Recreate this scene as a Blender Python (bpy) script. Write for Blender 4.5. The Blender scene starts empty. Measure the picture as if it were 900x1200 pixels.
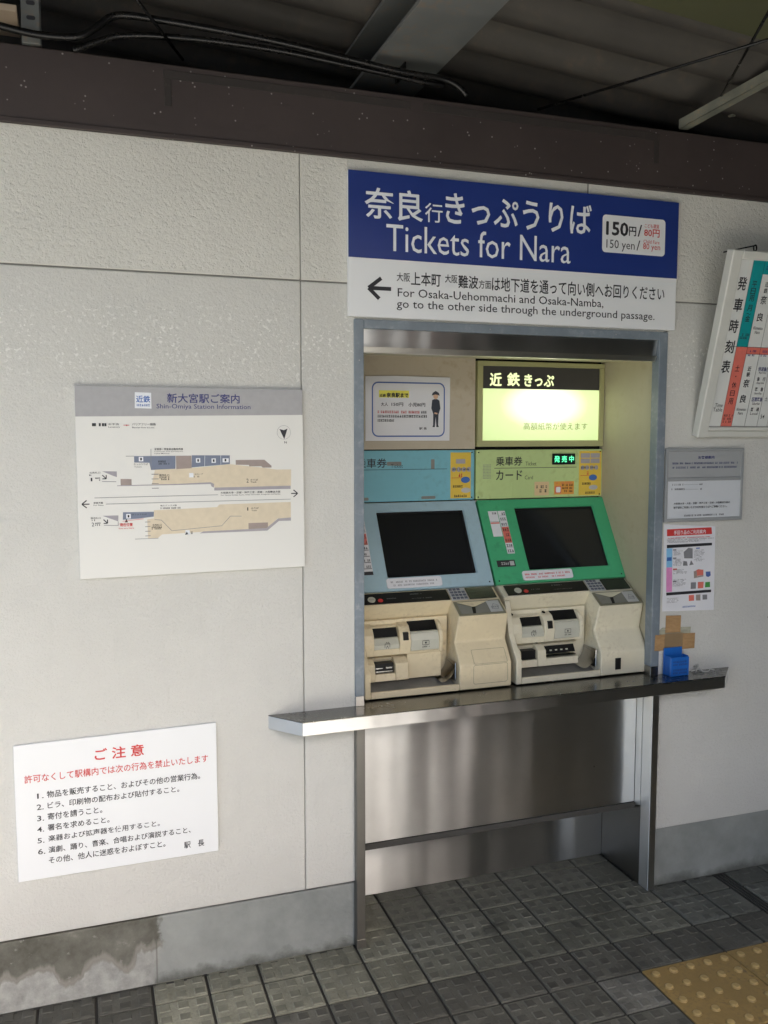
import bpy, bmesh, math, random
from mathutils import Vector, Matrix
random.seed(7)
S = bpy.context.scene
R = math.radians
PI = math.pi

# ------------------------------------------------------------------ camera
cam = bpy.data.objects.new('camera', bpy.data.cameras.new('camera'))
S.collection.objects.link(cam); S.camera = cam
cam.location = (-0.8918, -2.4426, 1.5587)
cam.rotation_euler = (R(90-5.171), 0, R(-18.912))
cam.data.sensor_fit = 'VERTICAL'; cam.data.sensor_height = 36; cam.data.sensor_width = 27
cam.data.lens = 36*1029.7/1200
cam.data.clip_start = 0.02; cam.data.clip_end = 500

# ------------------------------------------------------------------ world, sun, exposure
SUN_EL, SUN_AZ = 45.5, 151.0      # high sun over the tracks: it lights the platform edge, the wall itself stays in the roof's shade
W = bpy.data.worlds.new("World"); S.world = W; W.use_nodes = True
wn = W.node_tree; bgn = wn.nodes['Background']
sky = wn.nodes.new('ShaderNodeTexSky'); sky.sky_type = 'NISHITA'; sky.sun_disc = False
sky.sun_elevation = R(SUN_EL); sky.sun_rotation = R(SUN_AZ)
sky.air_density = 1.0; sky.dust_density = 6.0; sky.ozone_density = 1.0
wn.links.new(sky.outputs[0], bgn.inputs[0]); bgn.inputs[1].default_value = 0.15
sl = bpy.data.lights.new('sun', 'SUN'); sl.energy = 5.0; sl.angle = R(0.5); sl.color = (1, .98, .94)
sun = bpy.data.objects.new('sun', sl); S.collection.objects.link(sun)
el, az = R(SUN_EL), R(SUN_AZ)
sdir = Vector((math.sin(az)*math.cos(el), math.cos(az)*math.cos(el), math.sin(el)))
sun.rotation_euler = sdir.to_track_quat('Z', 'Y').to_euler()
S.view_settings.view_transform = 'Standard'; S.view_settings.look = 'None'
S.view_settings.exposure = 2.25; S.view_settings.gamma = 1
S.cycles.use_denoising = True
S.cycles.max_bounces = 8; S.cycles.diffuse_bounces = 5; S.cycles.glossy_bounces = 5
S.cycles.caustics_reflective = False; S.cycles.caustics_refractive = False
S.cycles.sample_clamp_indirect = 4

# ------------------------------------------------------------------ materials
def hexc(h):
    h = h.lstrip('#'); c = [int(h[i:i+2], 16)/255 for i in (0, 2, 4)]
    return tuple(x/12.92 if x <= .04045 else ((x+.055)/1.055)**2.4 for x in c)

class MT:
    def __init__(s, name):
        s.m = bpy.data.materials.new(name); s.m.use_nodes = True
        s.nt = s.m.node_tree; s.b = s.nt.nodes['Principled BSDF']
    def n(s, t, **kw):
        x = s.nt.nodes.new(t)
        for k, v in kw.items():
            if k in x.inputs: x.inputs[k].default_value = v
            else: setattr(x, k, v)
        return x
    def l(s, a, b): s.nt.links.new(a, b)
    def coord(s, scale=(1, 1, 1), obj=True):
        tc = s.n('ShaderNodeTexCoord'); mp = s.n('ShaderNodeMapping')
        mp.inputs['Scale'].default_value = scale
        s.l(tc.outputs['Object' if obj else 'Generated'], mp.inputs[0]); return mp.outputs[0]
    def noise(s, vec, scale, detail=4, rough=.55, dist=0):
        x = s.n('ShaderNodeTexNoise'); x.inputs['Scale'].default_value = scale
        x.inputs['Detail'].default_value = detail; x.inputs['Roughness'].default_value = rough
        x.inputs['Distortion'].default_value = dist; s.l(vec, x.inputs['Vector']); return x.outputs['Fac']
    def ramp(s, fac, stops):
        x = s.n('ShaderNodeValToRGB'); e = x.color_ramp.elements
        while len(e) < len(stops): e.new(.5)
        for i, (p, c) in enumerate(stops): e[i].position = p; e[i].color = (*c, 1) if len(c) == 3 else c
        s.l(fac, x.inputs[0]); return x.outputs[0]
    def rng(s, fac, a, b, c, d):
        x = s.n('ShaderNodeMapRange'); s.l(fac, x.inputs[0])
        for i, v in zip((1, 2, 3, 4), (a, b, c, d)): x.inputs[i].default_value = v
        return x.outputs[0]
    def mix(s, fac, a, b, mode='MIX'):
        x = s.n('ShaderNodeMix', data_type='RGBA', blend_type=mode)
        for i, v in ((0, fac), (6, a), (7, b)):
            if hasattr(v, 'is_linked') or isinstance(v, bpy.types.NodeSocket): s.l(v, x.inputs[i])
            elif i == 0: x.inputs[0].default_value = v
            else: x.inputs[i].default_value = (*v, 1)
        return x.outputs[2]
    def math(s, op, a, b=0.0):
        x = s.n('ShaderNodeMath', operation=op)
        for i, v in enumerate((a, b)):
            if isinstance(v, bpy.types.NodeSocket): s.l(v, x.inputs[i])
            else: x.inputs[i].default_value = v
        return x.outputs[0]
    def bump(s, h, strength=.3, dist=.01):
        x = s.n('ShaderNodeBump'); x.inputs['Strength'].default_value = strength
        x.inputs['Distance'].default_value = dist; s.l(h, x.inputs['Height'])
        prev = s.b.inputs['Normal'].links
        if prev: s.l(prev[0].from_socket, x.inputs['Normal'])
        s.l(x.outputs[0], s.b.inputs['Normal'])
    def col(s, c):
        if isinstance(c, bpy.types.NodeSocket): s.l(c, s.b.inputs['Base Color'])
        else: s.b.inputs['Base Color'].default_value = (*c, 1)
    def set(s, rough=None, metal=None, spec=None):
        if rough is not None:
            if isinstance(rough, bpy.types.NodeSocket): s.l(rough, s.b.inputs['Roughness'])
            else: s.b.inputs['Roughness'].default_value = rough
        if metal is not None: s.b.inputs['Metallic'].default_value = metal
        if spec is not None: s.b.inputs['Specular IOR Level'].default_value = spec

def scale(c, k): return tuple(min(1, x*k) for x in c)

def painted(name, c, rough=.45, dirt=.15, sc=6, grime=None, bump=0.0, spec=.5):
    """paint or plastic with faint uneven wear"""
    t = MT(name); v = t.coord()
    a = t.noise(v, sc, 6, .62); b = t.noise(v, sc*9, 3)
    base = t.ramp(a, [(.3, scale(c, 1-dirt)), (.7, scale(c, 1+dirt*.35))])
    if grime:
        g = t.rng(b, .5, .72, 0, 1); g2 = t.rng(a, .42, .62, 0, grime[1])
        base = t.mix(t.math('MULTIPLY', g, g2), base, grime[0])
    t.col(base); k = min(1, dirt*9); t.set(rough=t.rng(a, .3, .7, rough-.07*k, rough+.1*k), spec=spec)
    if bump: t.bump(b, bump, .002)
    return t.m

def ink(name, c, rough=.5):
    t = MT(name); v = t.coord(); a = t.noise(v, 60, 2)
    t.col(t.ramp(a, [(.2, scale(c, .93)), (.8, scale(c, 1.04))])); t.set(rough=rough)
    return t.m

def brushed(name, c, rough=.3, aniso=.85, streak=(3, 3, 420), wave=.02, tan=(0, 0, 1)):
    """metal; tan is the direction in which reflections are drawn out (across the brushing)"""
    t = MT(name); v = t.coord(streak); v1 = t.coord((1, 1, 1))
    a = t.noise(v, 1.0, 3, .6); d = t.noise(v1, 5, 4, .6); k = t.noise(t.coord((1, 1, .14)), 3.2, 2, .45)
    f = t.noise(v1, 38, 4, .65)
    base = t.ramp(d, [(.3, scale(c, .88)), (.7, c)])
    base = t.mix(t.rng(f, .60, .78, 0, .14), base, scale(c, .6))
    t.col(base)
    t.set(rough=t.math('ADD', t.rng(a, .3, .7, rough*.92, rough*1.08), t.rng(d, .45, .75, 0, .05)), metal=1)
    t.b.inputs['Anisotropic'].default_value = aniso
    tg = t.n('ShaderNodeCombineXYZ')
    for i in range(3): tg.inputs[i].default_value = tan[i]
    t.l(tg.outputs[0], t.b.inputs['Tangent'])
    t.bump(k, wave, .02)
    return t.m

M = {}
# textured render: coarse (frieze panels) and fine (lower panels)
def render_wall(name, c, coarse):
    t = MT(name); v = t.coord()
    big = t.noise(v, 1.6, 5, .6); mid = t.noise(v, 14, 5, .6); fine = t.noise(v, 210, 4, .6, .2)
    grain = t.noise(v, 95, 6, .68)                      # trowelled grit
    flake = t.noise(t.coord((1, 1, 1.3)), 64, 5, .6, 0)   # larger chipped pits
    base = t.ramp(big, [(.3, scale(c, .93)), (.7, scale(c, 1.03))])
    base = t.mix(t.rng(mid, .45, .75, 0, .14), base, scale(c, .80))
    base = t.mix(t.rng(fine, .60, .72, 0, .30), base, scale(c, 1.3))
    v2 = t.coord((7, 1, 1.2)); run = t.noise(v2, 3, 5, .7)
    base = t.mix(t.rng(run, .58, .8, 0, .18), base, scale(c, .72))
    drips = t.noise(t.coord((16, 1, 26)), 2.2, 3, .6)      # pale splashed flecks
    base = t.mix(t.rng(drips, .70, .76, 0, .35), base, scale(c, 1.22))
    if not coarse:      # pale flecks in a band above the map
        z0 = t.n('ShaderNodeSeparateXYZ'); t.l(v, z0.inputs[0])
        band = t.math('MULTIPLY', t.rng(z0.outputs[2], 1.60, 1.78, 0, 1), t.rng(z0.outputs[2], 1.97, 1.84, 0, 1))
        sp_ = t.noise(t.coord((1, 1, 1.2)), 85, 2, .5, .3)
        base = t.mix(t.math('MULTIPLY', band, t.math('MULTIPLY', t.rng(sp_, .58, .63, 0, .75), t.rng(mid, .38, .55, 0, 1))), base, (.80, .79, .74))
    spots = t.n('ShaderNodeTexVoronoi'); spots.inputs['Scale'].default_value = 5; t.l(v, spots.inputs['Vector'])
    base = t.mix(t.rng(spots.outputs['Distance'], .022, .012, 0, .6), base, (.12, .11, .09))
    # slightly darker towards the skirting
    z = t.n('ShaderNodeSeparateXYZ'); t.l(v, z.inputs[0])
    low = t.rng(t.math('ADD', z.outputs[2], t.rng(mid, .3, .7, -.05, .05)), .38, .20, 0, .22)
    base = t.mix(low, base, scale(c, .62))
    t.col(base); t.set(rough=t.rng(grain, .35, .65, .42, .62), spec=.5)
    pits = t.rng(flake, .36, .50, 0, 1)
    t.bump(fine, .20 if coarse else .16, .003)
    t.bump(grain, .75 if coarse else .62, .006)
    t.bump(pits, .36 if coarse else .14, .004)
    return t.m
M['wall_coarse'] = render_wall('coarse_render', (.67, .655, .595), True)
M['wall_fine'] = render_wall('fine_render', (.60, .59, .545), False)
M['joint'] = ink('joint_grey', (.26, .25, .225), .9)  # the grey colour of the panel joints

t = MT('painted_skirting'); v = t.coord(); a = t.noise(v, 5, 6, .65); b = t.noise(v, 60, 4)
z = t.n('ShaderNodeSeparateXYZ'); t.l(v, z.inputs[0])
c = t.ramp(a, [(.3, (.19, .20, .185)), (.7, (.30, .31, .29))])
zz = t.math('ADD', z.outputs[2], t.rng(a, .3, .7, -.02, .02))
c = t.mix(t.rng(zz, .03, .0, 0, .7), c, (.06, .06, .05)); t.col(c)
t.set(rough=.6); t.bump(b, .25, .003); M['skirt'] = t.m

t = MT('stained_concrete'); v = t.coord(); a = t.noise(v, 9, 6, .7); b = t.noise(v, 70, 4); lo = t.noise(t.coord((1, 0, .25)), 13, 4, .5)
z = t.n('ShaderNodeSeparateXYZ'); t.l(v, z.inputs[0])
edge = t.math('ADD', z.outputs[2], t.rng(lo, .25, .75, .055, -.055))
dark = t.ramp(a, [(.35, (.075, .072, .055)), (.62, (.15, .145, .12)), (.8, (.30, .29, .25))])
pale = t.ramp(t.noise(v, 26, 5, .7), [(.3, (.21, .21, .195)), (.7, (.37, .37, .34))])
c = t.mix(t.rng(edge, .082, .072, 0, 1), dark, pale)
rim = t.math('MULTIPLY', t.rng(edge, .102, .088, 0, 1), t.rng(edge, .072, .084, 0, 1))
c = t.mix(t.math('MULTIPLY', rim, .55), c, (.30, .285, .25)); c = t.mix(t.rng(t.noise(v, 38, 4, .7), .62, .72, 0, .5), c, (.38, .37, .34))
pnt = t.ramp(t.noise(v, 4, 6, .65), [(.3, (.175, .185, .175)), (.7, (.29, .30, .28))])
pnt = t.mix(t.rng(t.math('ADD', z.outputs[2], t.rng(a, .3, .7, -.025, .025)), .035, .0, 0, .75), pnt, (.06, .06, .05))
xe = t.math('ADD', z.outputs[0], t.rng(t.noise(v, 13, 5, .7), .25, .75, -.035, .035))
c = t.mix(t.rng(xe, -.742, -.722, 0, 1), c, pnt)
hair = t.math('MULTIPLY', t.rng(z.outputs[0], -.7375, -.7345, 0, 1), t.rng(z.outputs[0], -.7305, -.7335, 0, 1))
c = t.mix(t.math('MULTIPLY', hair, .6), c, (.09, .085, .07))
t.col(c); t.set(rough=.75)
t.bump(a, .35, .01); t.bump(b, .35, .004); M['skirt_old'] = t.m

t = MT('brown_beam_paint'); v = t.coord(); a = t.noise(v, 3, 6, .65)
c = t.ramp(a, [(.3, (.033, .024, .022)), (.7, (.049, .036, .033))])
vo = t.n('ShaderNodeTexVoronoi'); vo.inputs['Scale'].default_value = 45; vo.inputs['Randomness'].default_value = 1; t.l(v, vo.inputs['Vector'])
sp = t.rng(vo.outputs['Distance'], .13, .07, 0, .8)
sel = t.rng(t.noise(v, 22, 2), .47, .51, 0, 1)
c = t.mix(t.math('MULTIPLY', sp, sel), c, (.34, .32, .30))
c = t.mix(t.rng(t.noise(t.coord((1, 1, 6)), 4, 5, .7), .6, .72, 0, .6), c, (.03, .022, .02))
t.col(c); t.set(rough=.6); t.bump(t.noise(v, 40, 4), .15, .003); M['beam'] = t.m

t = MT('floor_tile_concrete'); v = t.coord(); oi = t.n('ShaderNodeObjectInfo')
off = t.n('ShaderNodeVectorMath', operation='ADD'); t.l(v, off.inputs[0]); t.l(oi.outputs['Location'], off.inputs[1])
a = t.noise(off.outputs[0], 7, 6, .68); b = t.noise(off.outputs[0], 130, 4, .6)
c = t.ramp(a, [(.28, (.11, .107, .088)), (.50, (.225, .218, .182)), (.75, (.33, .32, .27))])
c = t.mix(t.rng(b, .35, .65, 0, .35), c, (.09, .085, .07))
rv = t.math('MULTIPLY', t.rng(oi.outputs['Random'], 0, 1, .8, 1.15), 1.0)
hs = t.n('ShaderNodeHueSaturation'); t.l(c, hs.inputs['Color']); t.l(rv, hs.inputs['Value'])
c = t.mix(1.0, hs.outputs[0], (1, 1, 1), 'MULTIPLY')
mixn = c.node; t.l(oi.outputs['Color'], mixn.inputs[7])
st = t.rng(t.noise(off.outputs[0], 5, 4, .6), .62, .72, 0, .8); c = t.mix(st, c, (.02, .02, .018))
t.col(c); t.set(rough=t.rng(a, .3, .7, .48, .68), spec=.35); t.bump(b, .3, .003); t.bump(a, .2, .006); M['tile'] = t.m

t = MT('floor_tile_pad'); v = t.coord(); oi = t.n('ShaderNodeObjectInfo')
off = t.n('ShaderNodeVectorMath', operation='ADD'); t.l(v, off.inputs[0]); t.l(oi.outputs['Location'], off.inputs[1])
a = t.noise(off.outputs[0], 12, 6, .68); b = t.noise(off.outputs[0], 150, 3)
c = t.ramp(a, [(.3, (.095, .093, .078)), (.7, (.215, .208, .176))])
c = t.mix(1.0, c, (1, 1, 1), 'MULTIPLY'); t.l(oi.outputs['Color'], c.node.inputs[7])
t.col(c); t.set(rough=t.rng(a, .3, .7, .42, .6), spec=.3); t.bump(b, .25, .002); M['pad'] = t.m

M['grout'] = painted('grout', (.030, .029, .026), .85, .3, 20)
M['tactile'] = painted('tactile_yellow', (.285, .19, .064), .6, .28, 8, ((.13, .09, .045), 1.0), .35)
M['tray_metal'] = painted('worn_tray_metal', (.24, .23, .205), .35, .3, 22, ((.10, .09, .07), .6))
M['key'] = painted('slate_key_rubber', (.10, .11, .15), .4, .2, 30)
M['tactile_worn'] = painted('worn_dome_top', (.40, .285, .11), .38, .15, 30)
M['drain'] = painted('drain_iron', (.045, .043, .038), .6, .3, 20)
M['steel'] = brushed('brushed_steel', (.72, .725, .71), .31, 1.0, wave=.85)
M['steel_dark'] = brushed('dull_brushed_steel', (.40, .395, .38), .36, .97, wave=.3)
M['steel_lip'] = brushed('polished_steel_lip', (.88, .86, .79), .34, .9, wave=.01)
M['counter_top'] = brushed('worn_counter_steel', (.27, .27, .255), .24, .2, (60, 60, 60), .02, (0, 1, 0))
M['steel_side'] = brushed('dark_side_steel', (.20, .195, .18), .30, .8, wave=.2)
M['gap_shadow'] = painted('gap_shadow_paint', (.05, .048, .042), .6, .2, 8)
M['frame'] = painted('grey_blue_frame_paint', (.19, .225, .255), .35, .22, 7, ((.40, .41, .42), .5), .06)
M['alcove'] = painted('cream_alcove_paint', (.45, .41, .29), .5, .08, 4, ((.28, .20, .11), .25), .05)
M['alcove_back'] = painted('tan_back_panel', (.47, .41, .31), .5, .08, 4, ((.30, .19, .10), .35), .05)
M['strap'] = painted('worn_dark_strap', (.030, .024, .021), .7, .3, 10, ((.055, .045, .038), .9), .2)
M['white'] = painted('white_sign_board', (.74, .75, .75), .32, .012, 3)
M['white_warm'] = painted('ivory_sign_board', (.75, .74, .69), .22, .012, 3)
M['blue'] = painted('blue_sign_enamel', (.015, .036, .19), .33, .06, 3)
M['ink_black'] = ink('black_ink', (.02, .02, .024))
M['ink_white'] = ink('white_ink', (.76, .78, .80))
M['ink_red'] = ink('red_ink', (.58, .045, .04))
M['ink_grey'] = ink('grey_ink', (.22, .22, .23))
M['ink_navy'] = ink('navy_ink', (.035, .04, .16))
M['ink_blue'] = ink('mid_blue_ink', (.05, .14, .42))
M['map_grey'] = ink('map_header_grey', (.375, .37, .37), .35)
M['map_blue'] = ink('map_blue_grey', (.17, .20, .27), .35)
M['map_taupe'] = ink('map_taupe', (.33, .27, .24), .35)
M['map_beige'] = ink('map_beige', (.66, .57, .42), .35)
M['map_band'] = ink('map_lavender_grey', (.36, .34, .36), .35)
M['cyan'] = painted('blue_green_header_paint', (.175, .43, .50), .4, .08, 5, ((.12, .22, .22), .3))
M['cyan_bezel'] = painted('pale_blue_bezel', (.34, .48, .54), .4, .08, 5, ((.24, .28, .28), .3))
M['lime'] = painted('yellow_green_header_paint', (.48, .60, .26), .4, .06, 5, ((.30, .33, .12), .5))
M['green'] = painted('green_bezel', (.06, .38, .175), .38, .07, 5, ((.03, .16, .08), .35))
M['cream_a'] = painted('aged_yellow_plastic', (.67, .575, .385), .42, .10, 8, ((.34, .26, .16), .5), .04)
M['cream_b'] = painted('aged_cream_plastic', (.67, .62, .47), .42, .09, 8, ((.38, .31, .21), .45), .04)
M['olive'] = painted('olive_light_box_frame', (.40, .39, .19), .45, .08, 5)
M['charcoal'] = ink('charcoal_band', (.055, .052, .05), .45)
M['black_plastic'] = painted('black_plastic', (.012, .012, .012), .35, .2, 12, spec=.25)
M['glass'] = painted('dark_screen_glass', (.010, .011, .013), .08, .2, 3, spec=.6)
M['lcd'] = painted('dark_green_lcd', (.015, .025, .018), .15, .2, 9)
M['flap'] = painted('pale_flap_plastic', (.50, .495, .41), .35, .08, 9)
M['tray_frame'] = painted('olive_grey_tray_plastic', (.20, .19, .13), .4, .15, 9)
M['tray_grey'] = painted('grey_tray_plastic', (.21, .205, .18), .35, .15, 12)
M['silver'] = painted('silver_button_plate', (.46, .46, .45), .35, .1, 20)
M['chrome'] = brushed('chrome_scoop', (.42, .42, .41), .16, 0.0)
M['paper'] = painted('laminated_paper', (.72, .72, .74), .22, .04, 5)
M['poster_blue'] = ink('poster_blue_border', (.07, .13, .36))
M['yellow_sticker'] = painted('yellow_sticker', (.72, .50, .07), .35, .06, 6)
M['orange_sticker'] = painted('orange_sticker', (.74, .33, .06), .35, .06, 6)
M['peach_sticker'] = painted('peach_sticker', (.68, .50, .28), .4, .06, 6)
M['marker_yellow'] = ink('yellow_highlight', (.78, .72, .10))
M['teal'] = ink('teal_print', (.0, .27, .28))
M['salmon'] = ink('salmon_print', (.66, .16, .12))
M['board_frame'] = painted('off_white_board_frame', (.60, .60, .55), .4, .06, 6)
M['board_print'] = painted('off_white_board_print', (.66, .67, .64), .35, .03, 3)
M['notice_grey'] = painted('grey_notice_frame', (.30, .31, .31), .4, .06, 5)
M['notice_white'] = painted('notice_insert', (.60, .62, .64), .3, .04, 5)
M['tape'] = painted('tan_packing_tape', (.48, .30, .14), .35, .12, 14)
def tape(name, c, a):
    t = MT(name); v = t.coord(); n1 = t.noise(t.coord((1, 1, 4)), 30, 4, .6, .5); n2 = t.noise(v, 90, 3)
    t.col(t.ramp(n1, [(.3, scale(c, .8)), (.7, scale(c, 1.1))])); t.set(rough=.22)
    t.b.inputs['Alpha'].default_value = a; t.bump(n1, .5, .004); t.bump(n2, .2, .001); return t.m
M['tape'] = tape('tan_packing_tape_creased', (.47, .29, .14), .86)
M['tape_dark'] = painted('tan_packing_tape_double', (.27, .185, .10), .35, .12, 14)
M['tape_clear'] = tape('yellowed_clear_tape', (.58, .56, .42), .5)
M['blue_box'] = painted('blue_plastic_box', (.012, .12, .45), .35, .12, 12)
M['iron'] = painted('dark_painted_iron', (.006, .006, .006), .22, .3, 14, ((.04, .03, .02), .4), .1, .25)
M['steel_paint'] = painted('grey_painted_roof_steel', (.115, .122, .118), .5, .25, 6, ((.20, .12, .06), .5), .1)
M['angle'] = painted('weathered_angle_steel', (.17, .175, .14), .5, .3, 20, ((.30, .20, .09), .8), .15)
M['roof'] = painted('sooty_corrugated_sheet', (.066, .060, .051), .7, .35, 3, ((.11, .085, .06), .7), .2)
M['olive_panel'] = painted('mossy_roof_panel', (.06, .062, .026), .7, .2, 3)
M['cardboard'] = painted('pale_brown_roof_board', (.42, .33, .24), .7, .15, 5)
M['fig_skin'] = ink('illustration_skin', (.62, .40, .26)); M['fig_dark'] = ink('illustration_uniform', (.03, .035, .05))

def emit(name, build, strength):
    t = MT(name); c = build(t); t.b.inputs['Base Color'].default_value = (.3, .3, .25, 1)
    if isinstance(c, bpy.types.NodeSocket): t.l(c, t.b.inputs['Emission Color'])
    else: t.b.inputs['Emission Color'].default_value = (*c, 1)
    t.b.inputs['Emission Strength'].default_value = strength; t.set(rough=.35); return t.m
LBX, LBZ = .66, 1.655
def hot(t):          # tubes behind the diffuser make its middle brightest
    tc = t.n('ShaderNodeTexCoord'); mp = t.n('ShaderNodeMapping')
    mp.inputs['Location'].default_value = (-LBX/.15, 0, -LBZ/.075); mp.inputs['Scale'].default_value = (1/.15, 0, 1/.075)
    t.l(tc.outputs['Object'], mp.inputs[0]); ln = t.n('ShaderNodeVectorMath', operation='LENGTH'); t.l(mp.outputs[0], ln.inputs[0])
    return t.ramp(t.rng(ln.outputs['Value'], 0, 2.6, 0, 1), [(0, (1, 1, .85)), (.20, (.80, .85, .55)), (.45, (.36, .44, .19)), (1, (.25, .33, .12))])
M['lit_face'] = emit('lit_diffuser', hot, .46)
M['lit_letter'] = emit('lit_lettering', lambda t: (.60, .68, .32), .36)
M['led'] = emit('led_green', lambda t: (.03, .75, .30), .55)

# ------------------------------------------------------------------ mesh helpers
SPLIT = {'header_screw': 0, 'bezel_screw': 0, 'key': 0, 'screw': 0, 'mounting_screw': 0, 'platform_area': 0, 'room_area': 0, 'stair_area': 0, 'platform_edge': 0, 'section_bar': 0,
         'grey_picture': 0, 'red_picture': 0, 'brown_picture': 0, 'window': 0, 'brick_strip': 0, 'slot_mark': 0, 'fare_sticker': 0, 'fare_row': 0, 'glue_mark': 0, 'map_icon': 0, 'money_picture': 0, 'tray_wing': 0, 'inner_rim': 0, 'icon_print': 0}
SMALL = ('print', 'lettering', 'map_lines', 'speaker_grille', 'flap_icons')
def islands(bm):
    seen = set(); out = []
    for v in bm.verts:
        if v in seen: continue
        st = [v]; seen.add(v); comp = []
        while st:
            w = st.pop(); comp.append(w)
            for e in w.link_edges:
                x = e.other_vert(w)
                if x not in seen: seen.add(x); st.append(x)
        out.append(comp)
    return out
def split_mb(mb):
    """one builder per loose piece"""
    res = []
    for comp in islands(mb.bm):
        n = MB(); mp_ = {v: n.bm.verts.new(v.co) for v in comp}; cs_ = set(comp)
        for f in mb.bm.faces:
            if f.verts[0] in cs_:
                g_ = n.bm.faces.new([mp_[v] for v in f.verts]); g_.material_index = f.material_index; g_.smooth = f.smooth
        res.append(n)
    mb.bm.free(); return res
def obj(name, me, mat, parent=None, label=None, kind=None):
    if isinstance(me, MB) and name in SPLIT:
        for piece in split_mb(me): o = obj1(name, piece, mat, parent, label, kind)
        return o
    if kind is None and parent is not None and any(name.endswith(s_) for s_ in SMALL): kind = 'stuff'
    return obj1(name, me, mat, parent, label, kind)
def obj1(name, me, mat, parent=None, label=None, kind=None):
    if isinstance(me, MB): me = me.mesh(name)
    o = bpy.data.objects.new(name, me); S.collection.objects.link(o)
    mats = mat if isinstance(mat, (list, tuple)) else [mat]
    if not me.materials:
        for m in mats: me.materials.append(M[m] if isinstance(m, str) else m)
    if parent is not None:
        o.parent = parent; o.matrix_parent_inverse = parent.matrix_world.inverted() if False else Matrix.Translation(-parent.location)
    if label: o['label'] = label
    if kind: o['kind'] = kind
    return o
def thing(name, label, cat, loc=(0, 0, 0), group=None):
    o = bpy.data.objects.new(name, None); S.collection.objects.link(o); o.location = loc
    o.empty_display_size = .05; o['label'] = label; o['category'] = cat
    if group: o['group'] = group
    return o
def tag(o, label, cat, group=None):
    o['label'] = label; o['category'] = cat
    if group: o['group'] = group
    return o
def struct(name, me, mat, parent=None):
    o = obj(name, me, mat, parent)
    if parent is None: o['kind'] = 'structure'
    return o

class MB:
    def __init__(s): s.bm = bmesh.new()
    def _bev(s, faces, w, seg=1):
        es = {e for f in faces for e in f.edges if len(e.link_faces) == 2 and e.calc_face_angle(0) > .3}
        if w and es: bmesh.ops.bevel(s.bm, geom=list(es), offset=w, segments=seg, affect='EDGES', profile=.5, clamp_overlap=True)
    def box(s, x0, x1, y0, y1, z0, z1, bev=0, seg=1, mi=0):
        return s.prism([(y0, z0), (y1, z0), (y1, z1), (y0, z1)], x0, x1, bev, seg, mi)
    def prism(s, prof, x0, x1, bev=0, seg=1, mi=0):
        """profile of (y, z), swept along x; x0 may be a list, one per profile point"""
        n = len(prof); xa = x0 if isinstance(x0, (list, tuple)) else [x0]*n; xb = x1 if isinstance(x1, (list, tuple)) else [x1]*n
        A = [s.bm.verts.new((xa[i], p[0], p[1])) for i, p in enumerate(prof)]
        B = [s.bm.verts.new((xb[i], p[0], p[1])) for i, p in enumerate(prof)]
        F = [s.bm.faces.new(A), s.bm.faces.new(B[::-1])]
        for i in range(n): F.append(s.bm.faces.new((A[i], B[i], B[(i+1) % n], A[(i+1) % n])))
        bmesh.ops.recalc_face_normals(s.bm, faces=F)
        for f in F: f.material_index = mi
        s._bev(F, bev, seg); return s
    def poly(s, pts, depth=None, bev=0, mi=0):
        """flat polygon of 3-D points; depth is a vector that gives it thickness"""
        A = [s.bm.verts.new(p) for p in pts]
        if depth is None:
            f = s.bm.faces.new(A); f.material_index = mi; return s
        B = [s.bm.verts.new(Vector(p)+Vector(depth)) for p in pts]; n = len(A)
        F = [s.bm.faces.new(A), s.bm.faces.new(B[::-1])]
        for i in range(n): F.append(s.bm.faces.new((A[i], B[i], B[(i+1) % n], A[(i+1) % n])))
        bmesh.ops.recalc_face_normals(s.bm, faces=F)
        for f in F: f.material_index = mi
        s._bev(F, bev); return s
    def tube(s, pts, r, seg=10, cap=True):
        pts = [Vector(p) for p in pts]; rings = []
        for i, p in enumerate(pts):
            d = (pts[min(i+1, len(pts)-1)]-pts[max(i-1, 0)]).normalized()
            a = d.cross(Vector((0, 0, 1)));
            if a.length < 1e-3: a = d.cross(Vector((1, 0, 0)))
            a.normalize(); b = d.cross(a)
            rr = r[i] if isinstance(r, (list, tuple)) else r
            rings.append([s.bm.verts.new(p+(a*math.cos(2*PI*k/seg)+b*math.sin(2*PI*k/seg))*rr) for k in range(seg)])
        for A, B in zip(rings, rings[1:]):
            for k in range(seg):
                f = s.bm.faces.new((A[k], A[(k+1) % seg], B[(k+1) % seg], B[k])); f.smooth = True
        if cap: s.bm.faces.new(rings[0][::-1]); s.bm.faces.new(rings[-1])
        return s
    def mesh(s, name='m'):
        me = bpy.data.meshes.new(name); s.bm.normal_update(); s.bm.to_mesh(me); s.bm.free(); return me

class Frame:
    """a flat surface with an origin, a right and an up direction; n points at the viewer"""
    def __init__(s, o, v=(0, 0, 1), u=(1, 0, 0)):
        s.o = Vector(o); s.u = Vector(u).normalized(); s.v = Vector(v).normalized(); s.n = s.u.cross(s.v)
    def p(s, a, b, off=0): return s.o+s.u*a+s.v*b+s.n*off
WALL = Frame((0, 0, 0))

def spline(pts, n=6):
    out = []; P = [Vector(p) for p in pts]; P = [P[0]]+P+[P[-1]]
    for i in range(1, len(P)-2):
        for k in range(n):
            t_ = k/n; a, b, c, d = P[i-1], P[i], P[i+1], P[i+2]
            out.append(.5*((2*b)+(c-a)*t_+(2*a-5*b+4*c-d)*t_**2+(3*b-a-3*c+d)*t_**3))
    out.append(P[-2]); return out

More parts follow.
